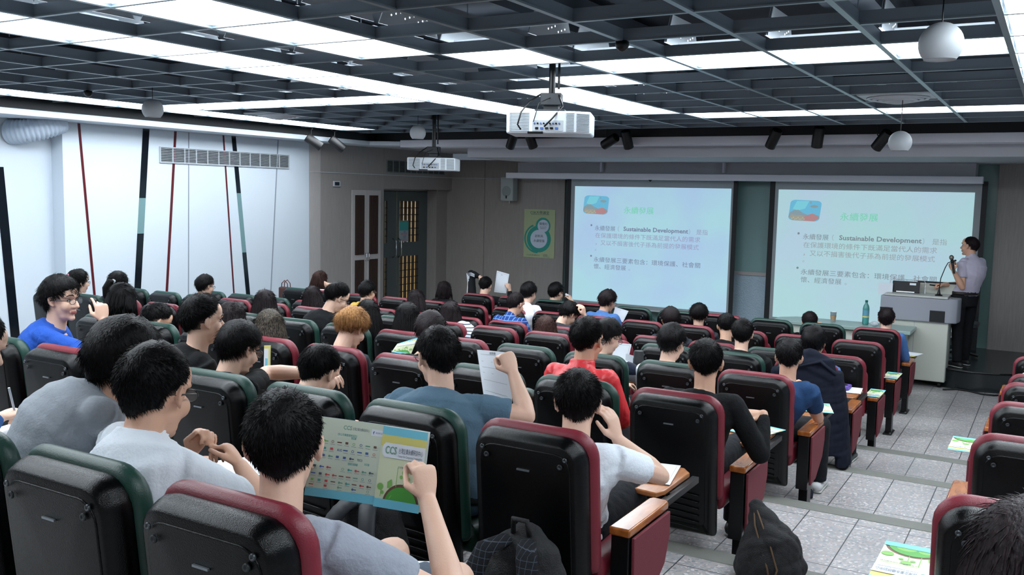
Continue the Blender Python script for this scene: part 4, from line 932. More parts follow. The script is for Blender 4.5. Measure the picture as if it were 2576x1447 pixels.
    if face or glasses or lod < 2:
        for s in (-1, 1):
            if face:
                c = MB(); c.ell(T @ V(.031 * s, .0735, .004), (.0115, .0085, .0065), 12, 8, M_eyew, T.to_3x3()); c.ell(T @ V(.031 * s, .0805, .004), (.0052, .003, .0056), 10, 6, M_iris, T.to_3x3()); eo = child('eye', c, None)
                c = MB(); c.tube([T @ V((.031 + x) * s, .0825 - abs(x) * .35, .0105 + z) for x, z in ((-.015, -.004), (-.007, .001), (.003, .002), (.011, -.001), (.016, -.005))], .0022, 6); child('eyelid', c, M_brow, par=eo)
            c = MB(); c.tube([T @ V(x * s, y, z) for x, y, z in ((.014, .0955, .031), (.026, .0945, .037), (.04, .0875, .037), (.052, .075, .030))], [.0026, .0036, .0034, .0018], 6); child('eyebrow', c, M_brow)
    if glasses:
        gm = glasses if not isinstance(glasses, bool) else mat('glasses_black', '#121214', .3); c = MB()
        for s in (-1, 1):
            pts = [T @ V(.033 * s + .024 * math.cos(a), .104 - .10 * abs(.033 + .024 * math.cos(a) * s) ** 1.2, .0 + .0165 * math.sin(a)) for a in [2 * PI * j / 16 for j in range(17)]]
            c.tube(pts, .0017 * S, 6, cap=False); c.tube([T @ V(.058 * s, .092, .006), T @ V(.083 * s, .06, .008), T @ V(.087 * s, .0, .006), T @ V(.084 * s, -.014, -.008)], .0022 * S, 6)
        c.tube([T @ V(-.010, .1035, .004), T @ V(0, .106, .006), T @ V(.010, .1035, .004)], .0017 * S, 6); go = child('glasses', c, gm)
        c = MB()
        for s in (-1, 1): c.add([T @ V(.033 * s + .022 * math.cos(a), .1035 - .10 * abs(.033 + .022 * math.cos(a) * s) ** 1.2, .015 * math.sin(a)) for a in [2 * PI * j / 14 for j in range(14)]], [tuple(range(14))])
        child('lens', c, mat('glasses_lens', '#dfe8ee', .05, alpha=.12), par=go)
    return dict(t=t, child=child, T=T, NB=NB, A=A, side=side, fwd=fwd, hip=hip, Tp=Tp, W=W_, ho=ho)
# ------------------------------------------------------------------ who sits where
K = lambda n, c, **k: cloth(n, c, **k)
c_grey = K('heather_grey', '#8d949c', var=.10, vscale=120); c_grey2 = K('light_grey_tee', '#969ca8', var=.08, vscale=120); c_white = K('white_tee', '#dde4ec'); c_blue = K('blue_tee', '#2450a8'); c_black = K('black_tee', '#0b0d10')
c_slate = K('slate_tee', '#506a7c'); c_redj = mat('cloth_red_nylon', '#d8353b', .42, bump=.3, bscale=60); c_denim = K('denim_shirt', '#456ba0'); c_yel = K('yellow_tee', '#c9a440'); c_navy = K('navy_coat', '#0c1222', bump=.12, bscale=300); c_pol = K('navy_polo', '#1f3d63')
c_pink = K('pink_shirt', '#c9b3c4'); c_dk = K('charcoal', '#2a2f36'); c_lect = K('pale_lilac_shirt', '#b3aebf', bump=.15); c_tan = K('dark_jacket', '#1d2129')
def checks(name, base, line, sc, w=.12, hor=True, ver=True):
    m = cloth(name, base); nt, N, L, b = nodes(m); tc = N.new('ShaderNodeTexCoord'); sp = N.new('ShaderNodeSeparateXYZ'); L.new(tc.outputs['Object'], sp.inputs[0]); acc = None
    for ax, on in ((0, ver), (2, hor)):
        if not on: continue
        a = N.new('ShaderNodeMath'); a.operation = 'MULTIPLY'; a.inputs[1].default_value = sc; L.new(sp.outputs[ax], a.inputs[0]); f = N.new('ShaderNodeMath'); f.operation = 'FRACT'; L.new(a.outputs[0], f.inputs[0])
        g = N.new('ShaderNodeMath'); g.operation = 'LESS_THAN'; g.inputs[1].default_value = w; L.new(f.outputs[0], g.inputs[0])
        if acc is None: acc = g
        else: x = N.new('ShaderNodeMath'); x.operation = 'MAXIMUM'; L.new(acc.outputs[0], x.inputs[0]); L.new(g.outputs[0], x.inputs[1]); acc = x
    mx = N.new('ShaderNodeMix'); mx.data_type = 'RGBA'; mx.inputs[6].default_value = lin(base); mx.inputs[7].default_value = lin(line); L.new(acc.outputs[0], mx.inputs[0]); L.new(mx.outputs[2], b.inputs['Base Color']); return m
c_plaid = checks('plaid_shirt', '#1d3a7a', '#5f86b8', 22, .18); c_strp = checks('striped_top', '#c5cdd8', '#2b3340', 38, .3, True, False); c_band = checks('banded_tee', '#c5cdd8', '#1b2436', 5.5, .45, True, False)
# (seat row, seat col, head, degrees turned right of the line of sight, look down, roll, label, options)
def P(row, col, head, rel, pitch, label, **k):
    x = seatx(col) if col >= 0 else -.04
    yaw = math.atan2(-head[0], head[1]) - math.radians(rel)
    if 'byaw' not in k: k['byaw'] = max(-.45, min(.45, yaw * .3))
    x += k.pop('shift', 0)
    return person(None, (x, ROWY[row], ROWF[row]), head, label, yaw=yaw, pitch=pitch, **k)
hero = P('Z', 0, (-1.545, 1.58, 1.555), 8, .18, 'student in grey tee from behind holding up an open printed brochure', shirt=('tee', c_grey2), lod=0, legs='shorts', byaw=.05, hs=1.12,
  arms={'R': dict(e=(-1.17, 1.76, 1.17), w=(-1.375, 1.93, 1.335), d=(-.22, .10, .95), n=(-.9, .45, .1), c=.75, s=1, t=1.0, idx=(.72, .8, .9, 1.0)), 'L': dict(e=(-1.93, 1.72, 1.10), w=(-1.93, 1.97, 1.24), d=(.1, .3, .9), n=(.9, .3, 0), c=.6)}, extras=dict(knees=((-1.62, 2.10, 1.075), (-1.36, 2.05, 1.075))))
wt = P('Z', 1, (-2.08, 1.64, 1.608), 42, .22, 'student in white tee with glasses, hands together near the chin', shirt=('tee', c_white), lod=0, glasses=True, byaw=-.25, shift=.12, skin=1, hs=1.12, width=1.15, nbo=(-2.06, 1.60, 1.465),
  arms={'L': dict(e=(-2.38, 1.85, 1.20), w=(-2.34, 1.98, 1.29), d=(.35, .25, .75), n=(.7, -.3, -.4), c=.8), 'R': dict(e=(-1.96, 1.96, 1.17), w=(-2.16, 2.02, 1.27), d=(-.75, .1, .6), n=(-.4, -.3, -.5), c=.75)})
gt = P('Z', 2, (-2.42, 1.80, 1.625), 72, .30, 'heavy student in heather grey tee leaning over, behind the white tee', shirt=('tee', c_grey), hair=('fringe', H_blk), lod=0, width=1.18, fat=1.12, hs=1.12, nbo=(-2.46, 1.73, 1.515), byaw=-.35, skin=1,
  arms={'L': dict(e=(-2.95, 1.95, 1.14), w=(-3.02, 2.12, 1.17), d=(.2, .8, .1), n=(0, 0, -1), c=.3), 'R': dict(e=(-2.4, 2.0, 1.15), w=(-2.55, 2.2, 1.17))})
bt = P('A', 6, (-4.55, 3.00, 1.55), 128, .02, 'student in bright blue tee and black glasses turned round, wrist raised', shirt=('tee', c_blue), lod=0, glasses=True, face=True, byaw=-.8, skin=0, hair=('fringe', H_blk), vol=1.05,
  arms={'R': dict(e=(-4.24, 3.06, 1.21), w=(-4.27, 3.06, 1.43), d=(-.18, 0, 1), n=(-.75, .3, 0), c=.85, idx=(.35, .8, .9, 1.0))})
P('B', 7, (-5.39, 4.29, 1.22), 78, .50, 'student with gelled spiky hair looking down, beside the smiling one', shirt=('tee', c_dk), lod=1, skin=1, face=True, hair=('fade', H_blk), vol=1.15)
sm = P('A', 4, (-3.46, 3.00, 1.53), 74, .02, 'smiling student in black tee with high faded hair, seen in profile', shirt=('tee', c_black), lod=0, skin=0, face=True, hair=('fade', H_blk), vol=1.15, byaw=-.3)
P('A', 3, (-3.19, 2.98, 1.43), 58, .32, 'student with thin glasses in black tee reaching an arm to the right', shirt=('tee', c_black), lod=0, skin=0, glasses=mat('glasses_wire', '#6b5348', .3, metal=.5), hair=('fringe', H_blk), byaw=-.1, vol=1.0,
  arms={'R': dict(e=(-3.20, 3.16, 1.265), w=(-2.97, 3.26, 1.275), d=(1, .1, 0), n=(0, .2, -1), c=.4)})
P('A', 2, (-2.79, 3.08, 1.35), 48, .50, 'student with tousled hair bent low behind a green chair back', shirt=('tee', c_dk), lod=0, skin=0, hair=('short', H_blk), vol=1.25, shift=-.1)
P('A', 1, (-2.08, 2.98, 1.51), -26, .12, 'student in slate blue tee with fist raised, fanning a sheet', shirt=('tee', c_slate), lod=0, skin=0, glasses=True, byaw=.2, width=1.18, hair=('short', H_blk), vol=1.1,
  arms={'R': dict(e=(-1.715, 3.06, 1.285), w=(-1.815, 3.12, 1.43), d=(-.42, .06, .8), n=(-.75, .55, -.1), c=.95, idx=(.95, 1, 1, 1), t=.9)})
P('A', 0, (-1.43, 2.92, 1.42), 4, .22, 'student in white tee resting head on hand, in the aisle chair', shirt=('tee', c_white), lod=0, skin=0, hair=('short', H_blk), vol=1.25,
  arms={'R': dict(e=(-1.185, 3.12, 1.125), w=(-1.30, 2.99, 1.27), d=(-.25, -.1, .9), n=(-.85, .1, 0), c=.35, t=.2)})
P('B', 0, (-1.42, 4.29, 1.36), 2, .10, 'student in black sweater with bent wrist over the aisle armrest', shirt=('long', c_black), lod=0, skin=1, hair=('fade', H_blk), vol=.85,
  arms={'R': dict(e=(-1.14, 4.30, .935), w=(-1.165, 4.42, 1.10), d=(-.95, -.25, .0), n=(.1, .3, -1), c=.12, sp=.6, t=0)})
P('B', 1, (-2.06, 4.29, 1.41), 32, .10, 'student in bright red jacket with upright collar and glasses', shirt=('long', c_redj), lod=0, skin=1, glasses=True, hair=('fade', H_blk), collar=.05, byaw=0)
P('C', 2, (-2.57, 5.67, 1.21), 55, .35, 'student in white and navy banded tee reading a paper', shirt=('tee', c_band), lod=1, skin=0, glasses=True, hair=('fringe', H_blk),
  arms={'R': dict(e=(-2.20, 5.75, .88), w=(-2.24, 5.98, .93))})
P('C', 1, (-2.10, 5.64, 1.22), 30, .22, 'student with full round black hair and white collar, before a green chair', shirt=('tee', c_white), lod=1, skin=0, glasses=True, hair=('fringe', H_blk), vol=1.05)
P('C', 0, (-1.35, 5.64, 1.20), 3, .12, 'student in navy blue polo with hand at chin by the aisle', shirt=('polo', c_pol), lod=1, skin=1, hair=('fade', H_blk), vol=.85,
  arms={'R': dict(e=(-1.19, 5.80, .80), w=(-1.265, 5.76, .96), d=(-.6, .2, .7), n=(-.5, .1, -.5), c=.95, t=.8)}, shmat=mat('shoe_white', '#c4c5c6', .5), extras=dict(knees=((-1.58, 6.05, .70), (-1.235, 6.10, .69))))
P('D', 0, (-1.49, 6.97, 1.11), 14, .12, 'student before the chair draped with a navy coat', shirt=('polo', c_denim), lod=1, skin=1, hair=('fringe', H_blk), shmat=mat('shoe_grey', '#3c4447', .6), extras=dict(knees=((-1.58, 7.36, .57), (-1.27, 7.36, .57))))
P('D', 1, (-2.03, 6.97, 1.12), 3, .12, 'broad student in black tee with bare nape and curly short hair', shirt=('tee', c_black), lod=1, skin=0, width=1.15, hair=('short', H_blk), vol=1.15)
P('E', 2, (-2.50, 8.08, 1.01), 0, .35, 'student with shaved nape in black tee, third row', shirt=('tee', c_black), lod=1, skin=1, hair=('fade', H_blk), vol=.9)
P('E', 3, (-3.03, 8.08, 1.02), -12, .15, 'student hidden behind the round haired one, left ear showing', shirt=('tee', c_dk), lod=1, skin=1, hair=('fringe', H_dk))
P('F', 3, (-3.08, 9.02, .96), 0, .1, 'student with smooth black bob, seen straight from behind, second row', shirt=('tee', c_dk), lod=1, hair=('mush', H_blk))
P('F', 5, (-4.10, 9.02, 1.03), 45, .3, 'student in blue denim shirt with glasses reading, before left screen', shirt=('long', c_denim), lod=1, skin=1, glasses=True, hair=('fringe', H_dk), collar=.03, vol=1.15, shift=.08)
P('E', 5, (-4.12, 8.16, .98), 55, .65, 'student with bare neck bowed forward, hand by the face', shirt=('tee', c_dk), lod=1, skin=0, hair=('fringe', H_blk), vol=1.1, arms={'R': dict(e=(-3.95, 8.35, .75), w=(-3.97, 8.2, .95), d=(-.1, -.2, 1), n=(-1, 0, 0), c=.5)})
P('D', 4, (-3.74, 6.97, 1.00), 0, .1, 'student with long reddish brown hair behind a red chair', shirt=('tee', c_dk), lod=1, hair=('long', H_brn))
P('E', 6, (-4.69, 8.08, 1.04), 48, .3, 'student in blue plaid shirt with short spiky hair', shirt=('long', c_plaid), lod=1, skin=1, hair=('short', H_dk), collar=.02, vol=1.0)
P('F', 7, (-5.07, 9.02, 1.05), 34, .25, 'student in white collared shirt with a small bald whorl', shirt=('long', c_white), lod=1, hair=('fringe', H_blk), collar=.03, shift=.12)
P('G', 7, (-5.25, 10.02, .96), 48, .15, 'student in front row raising a white bottle to the mouth', shirt=('tee', c_dk), lod=1, hair=('fringe', H_blk), arms={'R': dict(e=(-5.0, 10.15, .72), w=(-5.08, 10.13, .83), d=(-.35, .1, .6), n=(-.8, 0, 0), c=.7)})
P('G', 9, (-6.27, 10.02, .97), 22, .35, 'student in black jacket with white sleeve stripes, arms raised with a sheet', shirt=('long', K('track_jacket', '#0d0f13')), lod=1, hair=('short', H_blk), vol=1.1,
  arms={'L': dict(e=(-6.53, 10.08, 1.09), w=(-6.38, 10.05, 1.06), d=(1, -.1, -.3), n=(0, .1, -1), c=.5), 'R': dict(e=(-5.97, 10.16, .74), w=(-5.985, 10.15, .90), d=(-.1, 0, 1), n=(-1, 0, 0), c=.9)})
P('G', 10, (-6.91, 10.02, .87), 10, .2, 'dark haired student in front row against the brown wall', shirt=('tee', c_black), lod=2, hair=('bob', H_dk))
P('E', 8, (-5.94, 8.08, .98), 5, .15, 'student with long black hair, farther of two side by side left of centre', shirt=('tee', c_black), lod=1, hair=('long', H_dk))
P('C', 5, (-4.21, 5.62, 1.20), 12, .12, 'student with long glossy black hair before a red chair, left of centre', shirt=('tee', c_black), lod=1, hair=('long', H_blk))
P('D', 5, (-4.72, 6.95, 1.05), 12, .12, 'student with very long black hair in white striped top', shirt=('long', c_strp), lod=1, hair=('long', H_dk), shift=.12)
P('B', 3, (-3.07, 4.32, 1.35), 8, .15, 'student with wavy black hair behind the raised fist student, holding a brochure', shirt=('tee', c_black), lod=1, hair=('fringe', H_dk), vol=1.05, skin=1, arms={'L': dict(e=(-3.38, 4.45, 1.02), w=(-3.32, 4.62, 1.17), d=(0, .2, .9), n=(1, 0, 0), c=.7)})
P('B', 4, (-3.63, 4.29, 1.33), 50, .45, 'student with dyed golden brown hair bent over', shirt=('tee', c_dk), lod=0, hair=('mush', H_dye), skin=0, vol=1.05)
P('E', 10, (-6.62, 8.08, 1.03), 45, .15, 'student in yellow top with thin glasses', shirt=('tee', c_yel), lod=1, glasses=mat('glasses_wire', '#6b5348', .3, metal=.5), hair=('fringe', H_blk), shift=.12)
bp = P('C', 7, (-5.04, 5.77, 1.28), 70, .45, 'student in black tee with white printed back, glasses and undercut', shirt=('tee', c_black), lod=0, glasses=True, face=True, hair=('fade', H_blk), vol=1.2, byaw=-.1)
P('D', 9, (-6.41, 6.97, 1.07), -3, .1, 'student with straight black hair before a red chair, near the cupboard', shirt=('tee', c_tan), lod=1, hair=('long', H_dk))
P('F', 12, (-8.17, 9.02, .99), 58, .1, 'student with brown hair raising spread fingers by the brown wall', shirt=('tee', c_white), lod=1, hair=('bob', H_brn), shift=-.1, arms={'R': dict(e=(-7.75, 9.02, .91), w=(-8.02, 9.0, .925), d=(-1, .0, .12), n=(0, 1, 0), c=.05, sp=.7, t=0)})
P('C', 6, (-4.61, 5.64, 1.19), 0, .2, 'student with dark shoulder length hair behind the dyed hair student', shirt=('tee', c_navy), lod=1, hair=('longside', H_blk))
P('C', 8, (-5.70, 5.62, 1.19), 14, .15, 'student with long dark hair and blue sleeve, left of the black printed tee', shirt=('tee', c_blue), lod=1, hair=('long', H_dk))
P('B', 5, (-4.31, 4.29, 1.27), 6, .2, 'student with long ash tinted hair above a red chair', shirt=('tee', c_dk), lod=1, hair=('long', H_ash))
P('B', 6, (-4.66, 4.29, 1.29), 28, .25, 'student with long dark hair between the smiling student and ash haired one', shirt=('tee', c_black), lod=1, hair=('longside', H_dk))
P('D', 12, (-8.01, 7.00, 1.08), 60, .15, 'short haired student with glasses by the white wall, fourth row', shirt=('tee', c_dk), lod=1, glasses=True, hair=('fringe', H_blk))
P('B', 8, (-5.77, 4.29, 1.34), 38, .25, 'student with big smooth black hair in navy jacket at left', shirt=('long', c_navy), lod=1, hair=('bob', H_blk), vol=1.1)
P('C', 11, (-7.64, 5.64, 1.23), 20, .1, 'student with black ponytail near the white wall', shirt=('long', c_navy), lod=1, hair=('pony', H_blk), shift=-.1)
sc_ = P('C', 13, (-8.25, 5.64, 1.21), 72, .1, 'student with pink scrunchie and glasses near the pilaster', shirt=('tee', c_white), lod=1, glasses=True, hair=('pony', H_blk))
P('A', 5, (-4.60, 3.32, 1.36), 30, .3, 'dark haired student partly hidden behind the raised wrist', shirt=('tee', c_white), lod=1, hair=('fringe', H_blk)) if False else None
P('Z', 3, (-3.07, 1.72, 1.62), 60, .4, 'student cut by the left edge, writing with a pen', shirt=('long', K('blue_cardigan', '#1e4a80')), lod=0, hair=('short', H_blk), glasses=False, arms={'R': dict(e=(-3.30, 1.80, 1.20), w=(-3.43, 2.00, 1.245), d=(-.1, .8, .1), n=(-.2, -.1, -1), c=.8, t=.9)})
P('G', 1, (-2.20, 10.02, .86), 4, .3, 'front row student with bare arm, left of the lectern', shirt=('tee', c_black), lod=1, hair=('short', H_dk), arms={'R': dict(e=(-1.98, 9.95, .60), w=(-2.08, 10.1, .76), d=(-.3, 0, .9), n=(-1, 0, 0), c=.8)})
P('G', 0, (-1.44, 10.02, .96), 4, .1, 'front row student in denim blue shirt before the lectern', shirt=('long', c_denim), lod=1, hair=('short', H_dk), vol=1.1)
P('E', -3, (.02, 8.0, 1.02), 0, .1, 'student in pink shirt right of the aisle, cut by the frame', shirt=('tee', c_pink), lod=1, hair=('short', H_blk), width=1.05)
P('Z', -3, (.0, 1.62, 1.585), 0, .2, 'dark haired student at the lower right corner, seen from behind', shirt=('tee', c_black), lod=1, hair=('long', H_dk))

# lecturer
lec = person(None, (-.88, 12.0, .22), (-.855, 12.02, 1.66), 'lecturer in pale short sleeved shirt speaking into a handheld microphone', yaw=1.25, pitch=-.05, byaw=.85, shirt=('shirt', c_lect), hair=('bald', H_dk), skin=1, lod=0, face=True, stand=True, legs=K('dark_trousers', '#0e1014'), collar=.02, group=None, width=.98,
  arms={'L': dict(e=(-.90, 11.80, 1.17), w=(-.995, 11.72, 1.36), d=(-.35, -.1, .9), n=(.3, .9, 0), c=.9, s=-1, t=.9), 'R': dict(e=(-.93, 12.15, 1.17), w=(-1.10, 11.86, 1.185), d=(-.8, -.3, .0), n=(0, 0, -1), c=.75)})
# ------------------------------------------------------------------ papers, brochures, bags and other belongings
def sheet(name, corners, label, cat, m, art=None, group=None, curl=0, back=None, nu=10):
    # corners BL, BR, TR, TL in world; thin curved sheet with thickness
    c = [V(q) for q in corners]; o = (c[0] + c[1] + c[2] + c[3]) / 4; n = (c[1] - c[0]).cross(c[3] - c[0]).normalized()
    def f(u, v, l=0):
        p = c[0] * (1 - u) * (1 - v) + c[1] * u * (1 - v) + c[2] * u * v + c[3] * (1 - u) * v
        return p + n * (l + curl * math.sin(PI * u)) - o
    b = MB(); nv = 4; top = []; 
    for s_ in (0, 1):
        for j in range(nv + 1):
            for i in range(nu + 1): top.append(f(i / nu, j / nv, 0 if s_ == 0 else -.0012))
    N1 = (nu + 1) * (nv + 1); fs = []
    for j in range(nv):
        for i in range(nu): a = j * (nu + 1) + i; fs.append((a, a + 1, a + nu + 2, a + nu + 1)); fs.append((N1 + a, N1 + a + nu + 1, N1 + a + nu + 2, N1 + a + 1))
    b.add(top, fs); t = thing(name, label, cat, o, group=group); obj('sheet', b, m, t)
    if art:
        F = Flat(lambda u, v, l: f(min(1, max(0, u)), min(1, max(0, v)), l + .0003)); art(F); F.obj('print', t)
    return t
def split_rect(F, x0, x1, y0, y1, m, n=8):
    F.k += 1; l = F.k * .00006 + .0004
    for i in range(n):
        a = x0 + (x1 - x0) * i / n; c = x0 + (x1 - x0) * (i + 1) / n; F.b.add([F.fn(a, y0, l), F.fn(c, y0, l), F.fn(c, y1, l), F.fn(a, y1, l)], [(0, 1, 2, 3)], m)
def cover(F, x0=0, x1=1, text=True):
    w = x1 - x0; X = lambda u: x0 + u * w
    split_rect(F, x0, x1, 0, 1, M_cream); split_rect(F, x0, x1, .34, .90, M_cream); split_rect(F, x0, x1, .76, .90, M_yel, 4); split_rect(F, x0, x1, .90, 1, M_cyan); 
    F.disc(X(.58), .06, .40 * w, .26, M_brn, 0, PI, 28); F.k += 14; F.disc(X(.58), .06, .355 * w, .225, M_grn, 0, PI, 28); F.disc(X(.68), .11, .14 * w, .07, M_lgrn, 0, PI, 12); F.disc(X(.42), .12, .10 * w, .06, M_lgrn, 0, PI, 12)
    for cx, cy, r in ((.10, .26, .055), (.16, .19, .03), (.62, .47, .06), (.54, .41, .03), (.70, .40, .028), (.90, .32, .07)): F.disc(X(cx), cy, r * w * 1.25, r * .8, M_lgrn, n=12)
    for px, q0, q1 in ((.12, .14, .26), (.60, .30, .44), (.44, .28, .52), (.30, .24, .36)): F.rect(X(px), X(px + .012), q0, q1, M_lgrn)
    F.poly([(X(.26), .25), (X(.36), .29), (X(.34), .37), (X(.25), .33)], M_lgrn); split_rect(F, x0, x1, 0, .11, M_cyan)
    F.k += 8; split_rect(F, X(.10), X(1.0), .63, .81, M_paper, 8); F.disc(X(.10), .72, .05 * w, .075, M_paper, n=16); F.k += 20
    if text:
        F.text('CCS', X(.12), .68, .13, M_ccs, .02, .26 * w); F.text('台灣企業永續研訓中心', X(.42), .705, .075, M_ink, 0, .54 * w); F.text('Center for Corporate Sustainability', X(.42), .655, .04, M_ink, 0, .54 * w); F.text('台灣推動影響力的永續社群', X(.45), .52, .03, M_ink, 0, .5 * w)
def inside(F, x0, x1):
    w = x1 - x0; X = lambda u: x0 + u * w; rs = random.Random(5)
    split_rect(F, x0, x1, .11, 1, mat('print_cream_light', '#ccd6c4', .55), 10); split_rect(F, x0, x1, 0, .11, M_cyan, 10)
    F.text('CCS', X(.42), .88, .07, M_ccs, .02, .12 * w); F.text('台灣企業永續研訓中心', X(.55), .885, .04, M_ink, 0, .24 * w); split_rect(F, X(.82), X(.99), .85, .93, M_paper, 2); F.text('f', X(.84), .87, .05, M_blue, .02); F.text('歡迎按讚 加入', X(.88), .88, .025, M_blue, 0, .10 * w)
    F.text('（依公司筆劃順序排列）', X(.33), .80, .035, M_tealk, 0, .3 * w); F.text('製造業', X(.55), .77, .035, M_tealk, .005, .07 * w); F.text('金融及保險業', X(.55), .45, .035, M_tealk, .005, .14 * w); F.text('批發業', X(.78), .47, .035, M_tealk, .005, .07 * w)
    cols = [M_redk, M_blue, M_ccs, M_ink, M_tealk, M_lgrn, M_brn]
    ys = [.70, .61, .52, .38, .29, .21, .15]
    for r, y in enumerate(ys):
        for k in range(9):
            u = .10 + k * .10
            if (r == 2 and k > 6) or (r == 6 and k % 2) or (r == 3 and k in (3,)): continue
            m = cols[rs.randrange(7)]; q = rs.randrange(4)
            if r == 1 and k == 3: F.text('AUO', X(u - .02), y - .005, .045, M_blue, .02, .07 * w); continue
            if r == 2 and k == 6: F.text('TECO', X(u - .02), y - .005, .04, M_ink, .02, .075 * w); continue
            if q == 0: F.ring(X(u), y + .012, .012, .017, m, n=12, sx=.6 * w + .3)
            elif q == 1: F.rect(X(u - .02), X(u + .02), y + .0, y + .028, m)
            elif q == 2: F.disc(X(u - .015), y + .012, .010, .016, m, n=8); F.rect(X(u), X(u + .035), y + .005, y + .018, m)
            else: F.rect(X(u - .035), X(u + .03), y + .006, y + .02, m)
            F.rect(X(u - .03), X(u + .035), y - .022, y - .017, M_rule)
def form(F):
    for y in (.9, .62, .34, .1): split_rect(F, .12, .88, y, y + .006, M_rule, 8)
    F.text('提問單', .42, .92, .06, M_ink, 0)
    for y in (.75, .5): F.rect(.12, .5, y, y + .006, M_rule)
def framed(F):
    for a in ((.06, .94, .06, .068), (.06, .94, .932, .94)): F.rect(*a, M_rule)
    for a in ((.06, .068, .06, .94), (.932, .94, .06, .94)): F.rect(*a, M_rule)
    F.text('提 問', .36, .84, .06, M_rule, 0)
sheet('brochure', [(-1.892, 2.02, 1.226), (-1.462, 2.02, 1.256), (-1.433, 2.02, 1.488), (-1.845, 2.02, 1.475)], 'open cyan and cream brochure with green globe held by the front student', 'brochure', M_paper, lambda F: (inside(F, 0, .62), cover(F, .62, 1)), curl=-.006, nu=16)
sheet('question_sheet', [(-2.028, 3.24, 1.299), (-1.877, 3.22, 1.285), (-1.905, 3.26, 1.483), (-2.102, 3.3, 1.471)], 'white question sheet fanned by the slate tee student', 'paper', M_paper, form, curl=.015)
sheet('question_sheet', [(-6.218, 10.15, .864), (-6.038, 10.15, .861), (-5.997, 10.15, 1.11), (-6.182, 10.15, 1.144)], 'white framed sheet held up in the front row against brown wall', 'paper', M_paper, framed)
sheet('question_sheet', [(-2.69, 5.97, .95), (-2.53, 5.93, .96), (-2.515, 5.96, 1.105), (-2.70, 5.98, 1.10)], 'large white framed sheet read by the banded tee student', 'paper', M_paper, framed)
sheet('question_sheet', [(-2.52, 5.86, .93), (-2.45, 5.83, .92), (-2.44, 5.85, 1.045), (-2.52, 5.88, 1.05)], 'smaller white sheet just right of the large framed sheet', 'paper', M_paper, None)
sheet('question_sheet', [(-4.13, 9.22, .80), (-4.0, 9.22, .77), (-3.95, 9.25, .895), (-4.11, 9.25, .925)], 'white sheet held by the denim shirt student', 'paper', M_paper, framed)
sheet('brochure', [(-3.585, 4.62, 1.12), (-3.42, 4.6, 1.12), (-3.38, 4.62, 1.235), (-3.57, 4.66, 1.17)], 'blurred yellow green brochure held low behind the wavy haired student', 'brochure', M_paper, lambda F: cover(F, 0, 1, False))
sheet('brochure', [(-3.40, 3.34, 1.19), (-3.335, 3.32, 1.19), (-3.34, 3.33, 1.36), (-3.405, 3.35, 1.35)], 'upright yellow edged brochure beside the thin glasses student', 'brochure', M_paper, lambda F: (split_rect(F, 0, 1, 0, 1, M_yel, 2), split_rect(F, 0, .7, .1, .9, M_paper, 2), split_rect(F, .2, .6, .3, .6, M_cyan, 2)))
def flatsheet(row, n, cx, cy, w, h, label, m=M_paper, art=None, rot=0, cat='paper', name='question_sheet', dz=.004, flip=False):
    X, Y, Zf = seatx(n) if n >= 0 else -.04, ROWY[row], ROWF[row]; R = Matrix.Rotation(rot, 2); c = []
    for a, b_ in ((-1, -1), (1, -1), (1, 1), (-1, 1)):
        if flip: a, b_ = -a, -b_
        p = R @ Vector((a * w / 2, b_ * h / 2)); c.append((X + cx + p.x, Y + cy + p.y, Zf + .5225 + dz))
    return sheet(name, c, label, cat, m, art)
def tablet(row, n):
    ch = CH[row, n]; q = MB(); q.prism([(-.02, .60), (.24, .57), (.26, .62), (.26, .90), (.22, .95), (.02, .95), (-.02, .90)], 2, .500, .5215); o = obj('writing_tablet', q, M_wood2, ch, bevel=.005)
    q = MB(); q.prism([(.262, .45), (.29, .45), (.29, .93), (.262, .93)], 2, .475, .50); q.box(.20, .27, .62, .66, .47, .50); obj('tablet_hinge', q, M_blackm, ch)
for a in (('A', 0), ('B', 0), ('C', 0), ('D', 0), ('G', 0), ('Z', 2), ('E', 2)): tablet(*a)
flatsheet('A', 0, .13, .80, .2, .28, 'white sheet with cyan edge on the wooden tablet in front of the aisle white tee', art=framed, rot=.2)
flatsheet('B', 0, .17, .86, .19, .27, 'cyan and cream brochure on the tablet before the bent wrist', art=lambda F: cover(F, 0, 1), rot=-.3, cat='brochure', name='brochure')
flatsheet('C', 0, .20, .82, .2, .28, 'pale brochure on the tablet beside the navy polo elbow', art=lambda F: cover(F, 0, 1), rot=.3, cat='brochure', name='brochure', flip=True)
flatsheet('D', 0, .16, .84, .2, .24, 'white sheet under the purple pouch', art=framed, rot=.1)
flatsheet('G', 0, .22, .75, .22, .3, 'cream sheet on the tablet of the front row aisle chair', art=lambda F: split_rect(F, 0, 1, 0, .3, M_yel, 2), rot=-.2)
flatsheet('E', 0, .27, .33, .12, .34, 'brochure with green swoosh on the third row aisle armrest', art=lambda F: cover(F, 0, 1), rot=0, cat='brochure', name='brochure', flip=True)
flatsheet('F', 0, .27, .33, .13, .34, 'brochure with green swoosh on the second row aisle armrest', art=lambda F: cover(F, 0, 1), rot=0, cat='brochure', name='brochure', flip=True)
flatsheet('A', -3, -.27, .34, .22, .36, 'large looking brochure on the armrest right of the aisle, nearest the camera', art=lambda F: cover(F, 0, 1), cat='brochure', name='brochure', flip=True)
flatsheet('C', -3, -.30, .36, .21, .34, 'brochure on an armrest right of the aisle, farther from the camera', art=lambda F: cover(F, 0, 1), cat='brochure', name='brochure', flip=True)
flatsheet('Z', 1, -.44, .98, .24, .3, 'white framed sheet before the white tee student', art=framed, rot=-.5)
flatsheet('Z', 0, .12, .55, .21, .29, 'white sheet on the lap of the brochure holding student', art=framed, rot=.5, dz=-.015)
